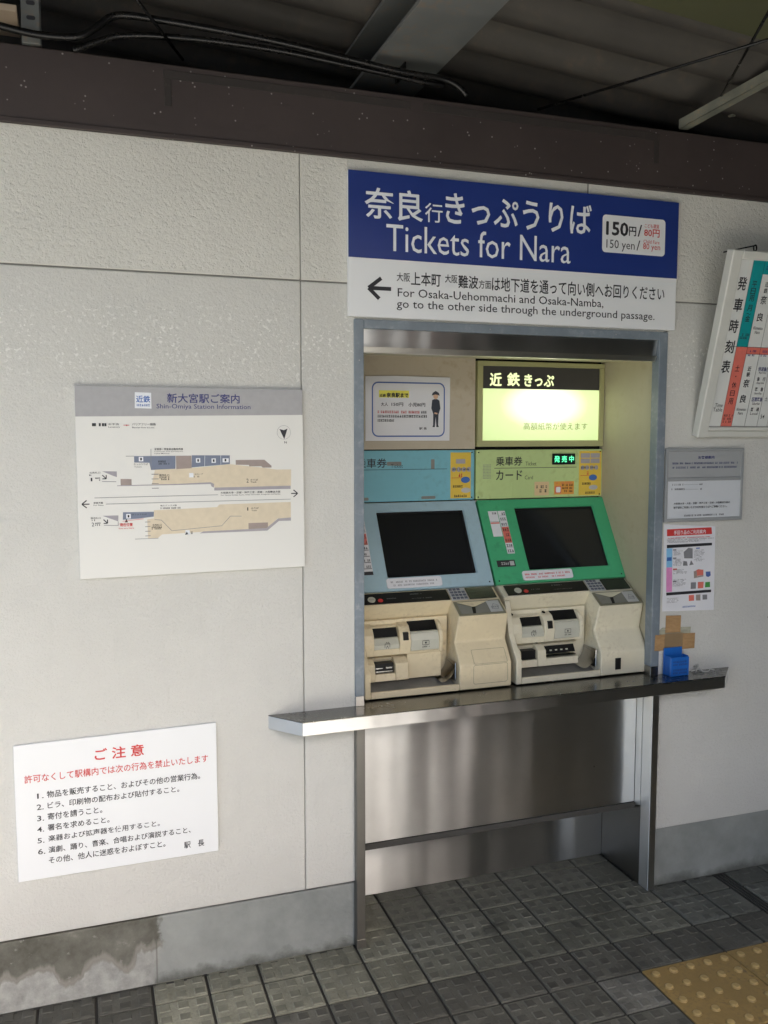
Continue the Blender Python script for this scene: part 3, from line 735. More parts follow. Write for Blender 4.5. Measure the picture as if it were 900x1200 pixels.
# ================================================================== TICKET MACHINES
def machine(mx, label, header, bezel, body, left):
    base = (mx+.25, .03, .748)
    mc = thing('ticket_machine', label, 'ticket machine', base, 'ticket machines in the window')
    def P(name, mat, fn, parent=None, lab=None, kind=None):
        mb = MB(); fn(mb)
        for v_ in mb.bm.verts: v_.co.x += mx
        if name in SPLIT:
            for pc in split_mb(mb): o = P1(name, mat, pc, parent, lab, kind)
            return o
        return P1(name, mat, mb, parent, lab, kind)
    def P1(name, mat, mb, parent, lab, kind):
        if kind is None and any(name.endswith(s_) for s_ in SMALL): kind = 'stuff'
        o = bpy.data.objects.new(name, mb.mesh(name)); S.collection.objects.link(o)
        for m_ in (mat if isinstance(mat, (list, tuple)) else [mat]): o.data.materials.append(M[m_])
        o.parent = parent or mc
        o.matrix_parent_inverse = Matrix.Translation(-Vector(base)) if parent is None else Matrix.Identity(4)
        if lab: o['label'] = lab
        if kind: o['kind'] = kind
        return o
    HF = Frame((0, .318+.015, 0)); HF.o.y = .333
    SF = Frame((0, .167, 1.055), v=(0, .159, .27)); SL = .3133
    TF = Frame((0, .055, .983), v=(0, .110, .069)); TL = .1298
    # header
    hp = P('header_panel', header, lambda m: m.box(.0025, .5065, .333, .351, 1.327, 1.4985, .001))
    # body core
    P('cabinet', body, lambda m: m.prism([(.195, .752), (.195, 1.045), (.345, 1.300), (.3505, 1.3235), (.3515, .752)], .008, .5))
    # bezel with the screen sunk into it
    s_a, s_b, s_c, s_d = (.139, .457, SL-.268, SL-.030)
    def bez(m):
        o_ = [(.004, .0), (.507, .0), (.507, SL), (.004, SL)]; i_ = [(s_a, s_c), (s_b, s_c), (s_b, s_d), (s_a, s_d)]
        i2 = [(s_a+.004, s_c+.004), (s_b-.004, s_c+.004), (s_b-.004, s_d-.004), (s_a+.004, s_d-.004)]
        for k in range(4):
            j = (k+1) % 4
            m.poly([SF.p(*o_[k], 0), SF.p(*o_[j], 0), SF.p(*i_[j], 0), SF.p(*i_[k], 0)])
            m.poly([SF.p(*i_[k], 0), SF.p(*i_[j], 0), SF.p(*i2[j], -.009), SF.p(*i2[k], -.009)])
            m.poly([SF.p(*o_[k], 0), SF.p(*o_[j], 0), SF.p(*o_[j], -.016), SF.p(*o_[k], -.016)])
        bmesh.ops.remove_doubles(m.bm, verts=m.bm.verts, dist=1e-5)
        bmesh.ops.recalc_face_normals(m.bm, faces=m.bm.faces)
        es = [e for e in m.bm.edges if len(e.link_faces) == 2 and e.calc_face_angle(0) > 1.2]
        bmesh.ops.bevel(m.bm, geom=es, offset=.0018, segments=2, affect='EDGES')
    bz = P('screen_bezel', bezel, bez)
    P('screen', 'glass', lambda m: pl(m, SF, [(s_a+.003, s_c+.003), (s_b-.003, s_c+.003), (s_b-.003, s_d-.003), (s_a+.003, s_d-.003)], -.0075, .002), bz)
    P('inner_rim', 'black_plastic', lambda m: [rect(m, SF, s_a+.004, s_d-.011, s_b-.004, s_d-.004, -.006, .001), rect(m, SF, s_b-.009, s_c+.004, s_b-.004, s_d-.011, -.006, .001)], bz)
    la, lc = (.107, .298) if not left else (.132, .322)
    P('caption_strip', 'paper', lambda m: pl(m, SF, rrect_pts(la, SL-.306, lc, SL-.272, .008), .004, .004), bz)
    def capt(m):
        fine_print(m, SF, la+.008, lc-.01, SL-.288, .006, .0045); fine_print(m, SF, la+.008, lc-.03, SL-.299, .0055, .0045)
    P('caption_print', 'ink_grey' if left else 'ink_red', capt, bz)
    P('bezel_screw', 'black_plastic', lambda m: [disc(m, SF, .492, .012, .0028, off=.0006), disc(m, SF, .018, .012, .0028, off=.0006)], bz)
    # price sticker column on the bezel left of the screen
    if left:
        P('fare_sticker', 'paper', lambda m: rect(m, SF, .040, SL-.255, .094, SL-.045), bz)
        def fp(m):
            for k in range(9): rect(m, SF, .044, SL-.062-k*.0215, .092, SL-.060-k*.0215+.0, .0006)
            for k in range(9): fine_print(m, SF, .048, .09, SL-.058-k*.0215, .008)
            rect(m, SF, .042, SL-.255, .094, SL-.243, .0006)
        P('fare_print', 'ink_black', fp, bz)
        P('fare_row', 'salmon', lambda m: [rect(m, SF, .046, SL-.150, .092, SL-.110, .0005)], bz)
    else:
        P('fare_sticker', 'paper', lambda m: [rect(m, SF, .035, SL-.140, .070, SL-.044), rect(m, SF, .0725, SL-.205, .100, SL-.044)], bz)
        def fp(m):
            rect(m, SF, .034, SL-.085, .071, SL-.084, .0006); fine_print(m, SF, .037, .068, SL-.056, .007)
            for k in range(8): rect(m, SF, .072, SL-.063-k*.020, .1, SL-.0625-k*.020, .0006); fine_print(m, SF, .075, .098, SL-.060-k*.020, .010)
            rect(m, SF, .024, SL-.252, .092, SL-.228, .0005)
        P('fare_print', 'ink_black', fp, bz)
        P('fare_row', 'salmon', lambda m: [rect(m, SF, .073, SL-.165, .0995, SL-.105, .0005), rect(m, SF, .036, SL-.092, .069, SL-.087, .0005)], bz)
        P('card_mark', 'silver', lambda m: [rect(m, SF, .072, SL-.248, .088, SL-.232, .0008), fine_print(m, SF, .030, .066, SL-.245, .010, .0009)], bz)
    # header print
    HFf = Frame((0, .333, 0))
    if left:
        def hpr(m):
            T(m, HFf, '乗車券', (.0785, 1.4415), (.0785, 1.4725), (.1855, 1.4415), .010)
            put_text(m, HFf, 'Ticket', .200, 1.4405, .043, .0125, -.005)
            rect(m, HFf, .076, 1.4340, .404, 1.4356)
        P('header_lettering', 'ink_black', hpr, hp)
        P('sticker', 'yellow_sticker', lambda m: rect(m, HFf, .417, 1.333, .493, 1.4905), hp)
        P('glue_mark', 'tray_grey', lambda m: [pl(m, HFf, rrect_pts(.186, 1.4480, .238, 1.4610, .004), .0003), pl(m, HFf, rrect_pts(.345, 1.4340, .358, 1.4680, .002), .0003),
                                              pl(m, HFf, rrect_pts(.31, 1.3330, .362, 1.3430, .004), .0003), pl(m, HFf, rrect_pts(.100, 1.3330, .122, 1.3430, .004), .0003)], hp)
        sx = .417
    else:
        def hpr(m):
            T(m, HFf, '乗車券', (.0785, 1.4425), (.0785, 1.4745), (.1815, 1.4425), .010)
            put_text(m, HFf, 'Ticket', .194, 1.4425, .043, .0135, -.005)
            T(m, HFf, 'カード', (.0795, 1.3925), (.0795, 1.4265), (.1815, 1.3925), .010)
            put_text(m, HFf, 'Card', .192, 1.3935, .032, .0135, -.005)
            rect(m, HFf, .073, 1.4335, .400, 1.4352)
        P('header_lettering', 'ink_black', hpr, hp)
        P('speaker_grille', 'ink_grey', lambda m: [disc(m, HFf, .031+i*.0052, 1.3995+j*.0052, .0016, n=6) for i in range(6) for j in range(10)], hp)
        P('led_display', 'black_plastic', lambda m: pl(m, HFf, rrect_pts(.300, 1.4445, .392, 1.4835, .002), .004, .004), hp)
        P('led_lettering', 'led', lambda m: T(m, HFf, '発 売 中', (.307, 1.4525), (.307, 1.4755), (.386, 1.4525), .012, .0045), hp)
        P('blank_sticker', 'lime', lambda m: rect(m, HFf, .145, 1.333, .224, 1.386, .0012, .001), hp)
        P('peach_sticker', 'peach_sticker', lambda m: rect(m, HFf, .231, 1.335, .289, 1.384), hp)
        P('orange_sticker', 'orange_sticker', lambda m: rect(m, HFf, .310, 1.337, .391, 1.384), hp)
        P('sticker', 'yellow_sticker', lambda m: rect(m, HFf, .411, 1.332, .503, 1.492), hp)
        P('sticker_print', 'ink_black', lambda m: [fine_print(m, HFf, .238, .284, 1.3610, .010), fine_print(m, HFf, .234, .288, 1.3460, .011), fine_print(m, HFf, .342, .387, 1.3670, .0075), fine_print(m, HFf, .342, .384, 1.3560, .0075), fine_print(m, HFf, .345, .385, 1.3450, .0075)], hp)
        P('sticker_patch', 'salmon', lambda m: [rect(m, HFf, .314, 1.3415, .339, 1.367, .0006), fine_print(m, HFf, .318, .385, 1.3755, .005)], hp)
        P('sticker_icon', 'white', lambda m: pl(m, HFf, rrect_pts(.318, 1.3445, .336, 1.364, .004), .0009), hp)
        sx = .413
    def stp(m):
        fine_print(m, HFf, sx+.006, sx+.07, 1.4290, .007, .0009); fine_print(m, HFf, sx+.004, sx+.046, 1.3700, .008); fine_print(m, HFf, sx+.014, sx+.064, 1.3370, .008)
    P('sticker_lettering', 'ink_black', stp, hp)
    P('sticker_red_line', 'ink_red', lambda m: [rect(m, HFf, sx+.004, 1.4025, sx+.044, 1.4040, .0006), fine_print(m, HFf, sx+.030, sx+.046, 1.4060, .012, .0007)], hp)
    def stg(m):
        if left: pl(m, HFf, rrect_pts(sx+.02, 1.4520, sx+.055, 1.4680, .002), .0006)
        else:
            for j in (0, 1):
                for i in range(2): pl(m, HFf, rrect_pts(sx+.004+i*.041, 1.4480+j*.0195, sx+.042+i*.041, 1.4645+j*.0195, .002), .0006)
        for i in range(4): disc(m, HFf, sx+.012+i*.019, 1.4320, .0085, off=.0006)
    P('money_picture', 'map_band', stg, hp)
    P('card_logo', 'ink_blue', lambda m: disc(m, HFf, sx+.056, 1.3960, .017, .011, off=.0008), hp)
    P('card_logo', 'silver', lambda m: disc(m, HFf, sx+.058, 1.3600, .018, .009, off=.0008), hp)
    P('header_screw', 'iron', lambda m: [disc(m, HFf, a_, b_, .0025, off=.001) for a_, b_ in ((.012, 1.490), (.012, 1.335), (.497, 1.490), (.497, 1.335))], hp)

    # ---- console
    cs = P('console', body, lambda m: m.prism([(.30, .752), (.0275, .752), (.0275, .831), (.075, .896), (.056, .981), (.164, 1.0495), (.30, 1.0495)],
                                              [.322, .322, .322, .324, .331, .331, .331], [.503]*7, .005, 3))
    P('fascia', body, lambda m: m.prism([(.170, 1.0505), (.118, 1.0215), (.150, .966), (.30, .966), (.30, 1.0505)], [.009, .009, .020, .020, .009], [.334]*5, .0035, 2), cs)
    P('side_cheek', body, lambda m: m.prism([(.30, .752), (.0285, .752), (.0285, .831), (.085, .905), (.118, 1.010), (.30, 1.01)], .011, .030, .003, 2), cs)
    P('tray_rim', body, lambda m: m.box(.0302, .3218, .0285, .040, .752, .7725, .003, 2), cs)
    P('rear_plate', body, lambda m: m.box(.030, .3225, .135, .16, .756, .97), cs)
    prof = [(.15, .9665), (.110, .9525), (.094, .932), (.088, .905), (.094, .866), (.15, .866)]
    def ub(m):
        m.prism(prof, .022, .062, .003, 2); m.prism(prof, .146, .183, .003, 2); m.prism(prof, .2795, .292, .003, 2)
        m.prism([(.15, .9655), (.124, .9525), (.13, .945), (.15, .945)], .0615, .1465)      # sloping head of the coin bay
        m.prism([(.15, .886), (.0945, .886), (.0965, .8665), (.15, .8665)], .0615, .1465); m.prism([(.15, .8745), (.0935, .8745), (.0965, .8665), (.15, .8665)], .1825, .28)
    P('upper_housing', body, ub, cs)
    cf = P('coin_slot', 'black_plastic', lambda m: m.prism([(.15, .951), (.130, .949), (.112, .921), (.15, .915)], .0625, .1455), cs)
    P('coin_flap', 'flap', lambda m: m.prism([(.15, .9205), (.108, .9195), (.0935, .899), (.0940, .8865), (.15, .8865)], .0625, .1455, .001), cs)
    P('note_slot', 'black_plastic', lambda m: m.prism([(.15, .968), (.140, .967), (.108, .930), (.15, .925)], .1835, .279), cs)
    P('note_flap', 'flap', lambda m: [m.prism([(.15, .9295), (.100, .9285), (.0925, .908), (.0930, .8750), (.15, .8750)], .1835, .279, .001), m.box(.1845, .276, .097, .108, .9296, .9345, .001)], cs)
    FF = Frame((0, .0925, 0))
    P('flap_icons', 'ink_black', lambda m: [line(m, FF, [(.096, .893), (.096, .905), (.112, .905), (.112, .893)], .0015, .003), line(m, FF, [(.100, .890), (.104, .899), (.108, .890)], .0015, .003), fine_print(m, FF, .097, .112, .908, .003, .003),
                                            line(m, FF, [(.222, .892), (.222, .905), (.244, .905), (.244, .892), (.222, .892)], .0013, .0015), disc(m, FF, .233, .8985, .003, off=.0015), fine_print(m, FF, .221, .246, .884, .004, .0015)], cs)
    P('coin_gate', 'black_plastic', lambda m: m.prism([(.10, .937), (.0905, .935), (.0865, .912), (.10, .910)], .1565, .1745, .001), cs)
    lp = [(.15, .8625), (.105, .8565), (.083, .842), (.077, .790), (.15, .784)]
    if left:
        def lw(m):
            m.prism(lp, .034, .062, .003, 2); m.prism(lp, .128, .172, .003, 2)
            m.prism([(.15, .8615), (.118, .8545), (.125, .842), (.15, .842)], .0615, .1285); m.prism([(.15, .811), (.086, .811), (.081, .790), (.15, .786)], .0615, .1285)
            m.box(.1725, .2885, .098, .115, .786, .866, .002)
        P('lower_housing', body, lw, cs)
        P('receipt_slot', 'black_plastic', lambda m: m.box(.0625, .1275, .097, .13, .8115, .8415), cs)
        P('receipt_roller', 'chrome', lambda m: [m.box(.066, .123, .091, .101, .8155, .8205, .001), m.box(.1, .122, .093, .099, .825, .832, .001), m.box(.066, .09, .094, .099, .826, .829)], cs)
    else:
        def lw(m):
            m.prism(lp, .034, .056, .003, 2); m.prism(lp, .116, .148, .003, 2)
            m.prism([(.15, .8625), (.112, .855), (.12, .842), (.15, .842)], .0555, .1165); m.prism([(.15, .812), (.086, .812), (.081, .790), (.15, .786)], .0555, .1165)
            m.prism([(.15, .8635), (.104, .858), (.112, .848), (.15, .848)], .1475, .274); m.prism([(.15, .815), (.084, .813), (.080, .790), (.15, .786)], .1475, .268)
        P('lower_housing', body, lw, cs)
        P('receipt_slot', 'black_plastic', lambda m: m.box(.0565, .1155, .097, .13, .8125, .8415), cs)
        P('ticket_slot', 'black_plastic', lambda m: m.prism([(.15, .848), (.108, .848), (.094, .826), (.15, .822)], .1485, .264), cs)
        P('slot_edge', 'chrome', lambda m: [m.box(.1485, .262, .086, .098, .8175, .8215, .001), m.box(.0575, .1150, .090, .097, .8125, .8155, .001)], cs)
        P('slot_mark', 'flap', lambda m: [m.box(.170+k*.020, .178+k*.020, .0985, .1035, .833, .837) for k in range(4)], cs)
        P('mounting_screw', 'iron', lambda m: [disc(m, Frame((0, .13, .955), v=(0, .9, .45)), a_, 0, .006, .007, off=.006) for a_ in (.040, .160)]+[disc(m, Frame((0, .12, .856), v=(0, .9, .3)), a_, 0, .006, .007, off=.006) for a_ in (.045, .128)], cs)
    P('return_tray', 'tray_metal', lambda m: m.prism([(.0405, .7605), (.134, .778), (.134, .758), (.0405, .755)], .031, .321), cs)
    # curved chrome scoop
    def scoop(m):
        N = 8; rows = []
        for k in range(N+1):
            a_ = R(90*k/N); xx = .272+.044*math.sin(a_); zz_ = .777+.050*(1-math.cos(a_))
            rows.append([m.bm.verts.new((xx, yy_, zz_+(.006 if yy_ > .1 else 0))) for yy_ in (.052, .08, .128)])
        for A, B in zip(rows, rows[1:]):
            for k in range(2):
                f = m.bm.faces.new((A[k], B[k], B[k+1], A[k+1])); f.smooth = True
        m.box(.3165, .3205, .050, .13, .776, .838, .002)
    P('coin_scoop', 'chrome', scoop, cs)
    # control strip
    P('control_strip', 'black_plastic', lambda m: rect(m, TF, .026, TL-.052, .3275, TL-.006, .0030, .003), cs)
    P('call_button', 'flap', lambda m: disc(m, TF, .067, TL-.034, .0125, .0115, off=.006, th=.005), cs)
    P('cancel_button', 'ink_red', lambda m: disc(m, TF, .095, TL-.039, .0085, .007, off=.005, th=.004), cs)
    P('strip_print', 'ink_grey', lambda m: [fine_print(m, TF, .118, .15, TL-.034, .004, .0032), fine_print(m, TF, .2, .24, TL-.02, .004, .0032), fine_print(m, TF, .20, .27, TL-.040, .003, .0032), fine_print(m, TF, .058, .076, TL-.036, .003, .0065)], cs)
    kp = P('keypad', 'silver', lambda m: rect(m, TF, .333, TL-.057, .392, TL-.003, .0030, .003), cs)
    P('key', 'key', lambda m: [rect(m, TF, .3375+i*.0135, TL-.0135-j*.0135, .3475+i*.0135, TL-.0055-j*.0135, .0048, .0025) for i in range(4) for j in range(4) if not (i == 3 and j == 0)], cs)
    P('display', 'lcd', lambda m: rect(m, TF, .3955, TL-.056, .4915, TL-.004, .0030, .003), cs)
    P('card_tray', 'tray_frame', lambda m: rect(m, TF, .333, TL-.1295, .4945, TL-.066, .0022, .003), cs)
    P('tray_well', 'tray_frame', lambda m: rect(m, TF, .339, TL-.1255, .4885, TL-.0700, .0027, .001), cs)
    P('tray_plate', body, lambda m: [pl(m, TF, [(.342, TL-.0715), (.452, TL-.0715), (.398, TL-.094), (.388, TL-.094)], .0045, .001)], cs)
    P('tray_wing', 'tray_grey', lambda m: [pl(m, TF, [(.341, TL-.0755), (.386, TL-.098), (.380, TL-.1245), (.341, TL-.1245)], .0045, .001), pl(m, TF, [(.398, TL-.098), (.442, TL-.0755), (.442, TL-.1245), (.388, TL-.1245)], .0045, .001)], cs)
    P('tray_slot', 'black_plastic', lambda m: pl(m, TF, [(.385, TL-.097), (.398, TL-.097), (.390, TL-.1250), (.380, TL-.1250)], .0050, .001), cs)
    P('picture_plate', 'silver', lambda m: rect(m, TF, .443, TL-.1245, .486, TL-.0735, .0048, .001), cs)
    P('picture_print', 'ink_grey', lambda m: [line(m, TF, [(.452, TL-.112), (.463, TL-.088), (.478, TL-.096), (.474, TL-.112), (.455, TL-.110)], .002, .0052), fine_print(m, TF, .451, .48, TL-.106, .008, .0052)], cs)
    if left:
        def hatch(m):
            o_ = rrect_pts(.369, .768, .4885, .8295, .007, 3)
            i_ = rrect_pts(.3702, .7692, .4873, .8283, .006, 3); ring(m, Frame((0, .0275, 0)), o_, i_, .0005)
            q = Frame((0, .0275, .831), v=(0, .0475, .065)); ring(m, q, rrect_pts(.372, .001, .4885, .050, .004, 3), rrect_pts(.3732, .002, .4873, .049, .003, 3), .0005)
        P('hatch_seam', 'tray_frame', hatch, cs)
    else:
        P('socket', 'black_plastic', lambda m: m.box(.377, .398, .024, .029, .770, .809, .001), cs)
    return mc
machine(-.117, 'left ticket machine with pale blue screen surround and yellowed cream console', 'cyan', 'cyan_bezel', 'cream_a', True)
machine(.393, 'right ticket machine with bright green screen surround and yellow green header', 'lime', 'green', 'cream_b', False)

# ================================================================== FARE NOTICE IN THE WINDOW
fn = thing('fare_notice', 'laminated fare notice with blue border and uniformed staff drawing above the left machine', 'notice', (.145, .33, 1.53))
PF = Frame((0, .333, 0))
obj('paper', mk(lambda m: pl(m, PF, [(-.006, 1.531), (.295, 1.531), (.296, 1.7445), (.1, 1.7460), (-.006, 1.7430)], .0012, .001)), 'paper', fn)
o_ = rrect_pts(.016, 1.544, .277, 1.726, .022); i_ = rrect_pts(.0205, 1.5485, .2725, 1.7215, .018)
obj('border', mk(lambda m: ring(m, PF, o_, i_, .0016)), 'poster_blue', fn)
obj('highlight', mk(lambda m: rect(m, PF, .041, 1.674, .147, 1.698, .0016)), 'marker_yellow', fn)
m = MB(); T(m, PF, '近鉄', (0.0430,1.6760), (0.0430,1.6860), (0.0650,1.6760), .02, .002); T(m, PF, '奈良駅まで', (0.0680,1.6750), (0.0680,1.6900), (0.1440,1.6760), .03, .002)
T(m, PF, '大人', (0.0480,1.6460), (0.0480,1.6580), (0.0720,1.6460), .012, .002); T(m, PF, '150円', (0.0850,1.6460), (0.0850,1.6580), (0.1260,1.6460), .012, .002); T(m, PF, '小児80円', (0.1450,1.6450), (0.1450,1.6580), (0.2050,1.6460), .015, .002)
T(m, PF, '駅 長', (0.1840,1.5680), (0.1840,1.5760), (0.2110,1.5680), .012, .002)
fine_print(m, PF, .036, .213, 1.6085, .0085, .002, .95); fine_print(m, PF, .036, .095, 1.5945, .0085, .002, .9); fine_print(m, PF, .190, .213, 1.6225, .0085, .002, 1)
obj('lettering', m, 'ink_black', fn)
obj('red_lettering', mk(lambda m: fine_print(m, PF, .036, .188, 1.6225, .0085, .002, .9)), 'ink_red', fn)
def fig(m):
    pl(m, PF, [(.2285, 1.683), (.2325, 1.692), (.243, 1.6985), (.2545, 1.692), (.258, 1.683), (.243, 1.686)], .0018)
    pl(m, PF, [(.2305, 1.668), (.238, 1.671), (.249, 1.671), (.257, 1.666), (.2605, 1.640), (.254, 1.620), (.2525, 1.583), (.246, 1.583), (.2435, 1.612), (.241, 1.583), (.2345, 1.583), (.2345, 1.622), (.2275, 1.640)], .0018)
    pl(m, PF, [(.2315, 1.577), (.241, 1.577), (.241, 1.583), (.235, 1.584)], .0018); pl(m, PF, [(.246, 1.577), (.2555, 1.577), (.2525, 1.584), (.246, 1.583)], .0018)
obj('staff_uniform_drawing', mk(fig), 'fig_dark', fn)
obj('staff_face_drawing', mk(lambda m: [pl(m, PF, [(.2345, 1.6845), (.2355, 1.675), (.243, 1.670), (.251, 1.675), (.2525, 1.6845), (.243, 1.6865)], .0021), disc(m, PF, .2415, 1.6235, .003, off=.0022), disc(m, PF, .247, 1.6225, .003, off=.0022)]), 'fig_skin', fn)

# ================================================================== MAIN SIGN
sg = thing('ticket_sign', 'large blue and white sign for ticket sales above the ticket window', 'sign', (.38, 0, 1.885))
SGF = Frame((0, -.017, 0))
SX0, SX1, SZ0, SZ1, SZM = -.166, .936, 1.888, 2.290, 2.052
obj('board', mk(lambda m: m.box(SX0, SX1, -.016, -.0005, SZ0, SZ1, .001)), 'white', sg)
obj('blue_field', mk(lambda m: m.box(SX0-.0005, SX1+.0005, -.017, -.0155, SZM, SZ1+.0005)), 'blue', sg)
obj('fare_field', mk(lambda m: pl(m, SGF, rrect_pts((0.6560,2.1180)[0], ((0.6560,2.1180)[1]+(0.8870,2.1190)[1])/2, (0.8870,2.1190)[0], ((0.6530,2.2320)[1]+(0.8830,2.2330)[1])/2, .012), .0006)), 'white', sg)
obj('text_line', mk(lambda m: T(m, SGF, '奈良', (-0.1180,2.1630), (-0.1180,2.2480), (0.0570,2.1630), .012)), 'ink_white', sg)
obj('text_line', mk(lambda m: T(m, SGF, '行', (0.0640,2.1650), (0.0640,2.2190), (0.1190,2.1660), .006)), 'ink_white', sg)
obj('text_line', mk(lambda m: T(m, SGF, 'きっぷうりば', (0.1280,2.1670), (0.1280,2.2550), (0.6160,2.1740), .012)), 'ink_white', sg)
obj('text_line', mk(lambda m: T(m, SGF, 'Tickets for Nara', (-0.0540,2.0750), (-0.0540,2.1510), (0.5450,2.0850), 0)), 'ink_white', sg)

obj('text_line', mk(lambda m: T(m, SGF, '150', (0.6700,2.1720), (0.6690,2.2120), (0.7480,2.1730), .022, .0012)), 'ink_black', sg); obj('text_line', mk(lambda m: T(m, SGF, '円', (0.7520,2.1740), (0.7510,2.2020), (0.7780,2.1750), .015, .0012)), 'ink_black', sg); obj('text_line', mk(lambda m: T(m, SGF, '/', (0.7840,2.1740), (0.7830,2.2100), (0.7990,2.1740), .01, .0012)), 'ink_black', sg)
obj('text_line', mk(lambda m: T(m, SGF, '150 yen', (0.6710,2.1240), (0.6700,2.1580), (0.7740,2.1250), 0, .0012)), 'ink_black', sg); obj('text_line', mk(lambda m: T(m, SGF, '/', (0.7810,2.1310), (0.7800,2.1620), (0.7940,2.1310), .006, .0012)), 'ink_black', sg)
SGW = Frame((0, -.016, 0))
obj('text_line', mk(lambda m: T(m, SGW, '大阪', (-0.0220,1.9920), (-0.0220,2.0170), (0.0190,1.9910), .008)), 'ink_black', sg); obj('text_line', mk(lambda m: T(m, SGW, '上本町', (0.0220,1.9830), (0.0220,2.0210), (0.1150,1.9830), .010)), 'ink_black', sg)
obj('text_line', mk(lambda m: T(m, SGW, '大阪', (0.1280,1.9960), (0.1280,2.0200), (0.1680,1.9960), .008)), 'ink_black', sg); obj('text_line', mk(lambda m: T(m, SGW, '難波', (0.1710,1.9830), (0.1700,2.0200), (0.2350,1.9830), .012)), 'ink_black', sg)
obj('text_line', mk(lambda m: T(m, SGW, '方面', (0.2370,1.9850), (0.2370,2.0100), (0.2770,1.9850), .008)), 'ink_black', sg)
obj('text_line', mk(lambda m: T(m, SGW, 'は地下道を通って向い側へお回りください', (0.2800,1.9800), (0.2790,2.0220), (0.8910,1.9900), .010)), 'ink_black', sg)
obj('text_line', mk(lambda m: T(m, SGW, 'For Osaka-Uehommachi and Osaka-Namba,', (-0.0190,1.9450), (-0.0190,1.9730), (0.6660,1.9470), .003)), 'ink_black', sg)
obj('text_line', mk(lambda m: T(m, SGW, 'go to the other side through the underground passage.', (-0.0220,1.9100), (-0.0220,1.9410), (0.8560,1.9190), .003)), 'ink_black', sg)

def arrow(m):
    A, B, C_ = (-0.1100,1.9690), (-0.0690,1.9980), (-0.0750,1.9400); D = (-0.0390,1.9730)
    w = .011
    line(m, SGW, [B, (A[0]+.003, A[1])], w); line(m, SGW, [(A[0]+.003, A[1]), C_], w, .00055); line(m, SGW, [(A[0]+.004, A[1]), (D[0], A[1])], w, .0006)
obj('arrow', mk(arrow), 'ink_black', sg)
obj('text_line', mk(lambda m: T(m, SGF, '80円', (0.8080,2.1760), (0.8070,2.2000), (0.8650,2.1780), .014, .0012)), 'ink_red', sg); obj('text_line', mk(lambda m: T(m, SGF, '80 yen', (0.8050,2.1310), (0.8040,2.1550), (0.8690,2.1320), .004, .0012)), 'ink_red', sg)
obj('text_line', mk(lambda m: T(m, SGF, 'こども運賃', (0.8090,2.2030), (0.8080,2.2160), (0.8630,2.2040), .006, .0012)), 'ink_red', sg); obj('text_line', mk(lambda m: T(m, SGF, 'Child Fare', (0.8060,2.1550), (0.8050,2.1660), (0.8660,2.1570), .002, .0012)), 'ink_red', sg)


# ================================================================== STATION MAP BOARD
mp = thing('station_map', 'station layout map board with grey header on the left wall above the notice', 'map board', (-.6, 0, 1.17))
MF = Frame((0, -.012, 0))
def quadboard(m, c, y0, y1, bev=.0008): m.poly([(x, y0, z) for x, z in c], (0, y1-y0, 0), bev)
obj('board', mk(lambda m: quadboard(m, [(-.907, 1.172), (-.298, 1.1765), (-.3015, 1.678), (-.907, 1.680)], -.012, -.0005)), 'white_warm', mp)
mc4 = (-0.9090,1.6800), (-0.3000,1.6790), (-0.2980,1.6100), (-0.9090,1.6090)
obj('header_strip', mk(lambda m: pl(m, MF, [(-.9065, 1.679), (-.9065, 1.600), (-.302, 1.608), (-.302, 1.6775)], .0004)), 'map_grey', mp)
obj('logo_plate', mk(lambda m: pl(m, MF, [(-0.7570,1.6230), (-0.7140,1.6220), (-0.7140,1.6640), (-0.7560,1.6650)], .0008)), 'ink_white', mp)
obj('logo_lettering', mk(lambda m: [T(m, MF, '近鉄', (-0.7530,1.6380), (-0.7530,1.6560), (-0.7170,1.6370), .015, .0012), fine_print(m, MF, (-0.7520,1.6280)[0], (-0.7180,1.6280)[0], (-0.7520,1.6280)[1], .006, .0012, 1)]), 'ink_blue', mp)
obj('title_lettering', mk(lambda m: [T(m, MF, '新大宮駅ご案内', (-0.6730,1.6380), (-0.6720,1.6630), (-0.4790,1.6380), .012), T(m, MF, 'Shin-Omiya Station Information', (-0.7010,1.6190), (-0.7010,1.6350), (-0.4490,1.6150), .004)]), 'ink_navy', mp)
def mpoly(mat, name, *polys, off=.0005):
    mb = MB()
    for p_ in polys: pl(mb, MF, p_[::-1], off)
    return obj(name, mb, mat, mp)
mpoly('map_beige', 'platform_area',
      [(-0.7210,1.4590), (-0.6520,1.4610), (-0.5880,1.4640), (-0.5100,1.4720), (-0.4550,1.4650), (-0.4170,1.4610), (-0.3770,1.4550), (-0.3360,1.4550), (-0.3370,1.4080), (-0.5500,1.4080), (-0.5600,1.4220), (-0.6520,1.4190), (-0.7180,1.4190), (-0.7090,1.4580)],
      [(-0.7320,1.3260), (-0.7140,1.3280), (-0.7140,1.3500), (-0.5450,1.3540), (-0.5390,1.3610), (-0.3380,1.3630), (-0.3380,1.3180), (-0.3770,1.3170), (-0.4050,1.2920), (-0.6940,1.2840), (-0.7060,1.2740), (-0.7310,1.2740)])
mpoly('map_blue', 'room_area', [(-0.7620,1.4960), (-0.6540,1.4960), (-0.6550,1.4610), (-0.7190,1.4590), (-0.7230,1.4780), (-0.7620,1.4790)], [(-0.6110,1.4970), (-0.5080,1.4960), (-0.5080,1.4720), (-0.5880,1.4660), (-0.6120,1.4640)], [(-0.7940,1.3470), (-0.7140,1.3460), (-0.7150,1.3330), (-0.7540,1.3290), (-0.7950,1.3270)], off=.0006)
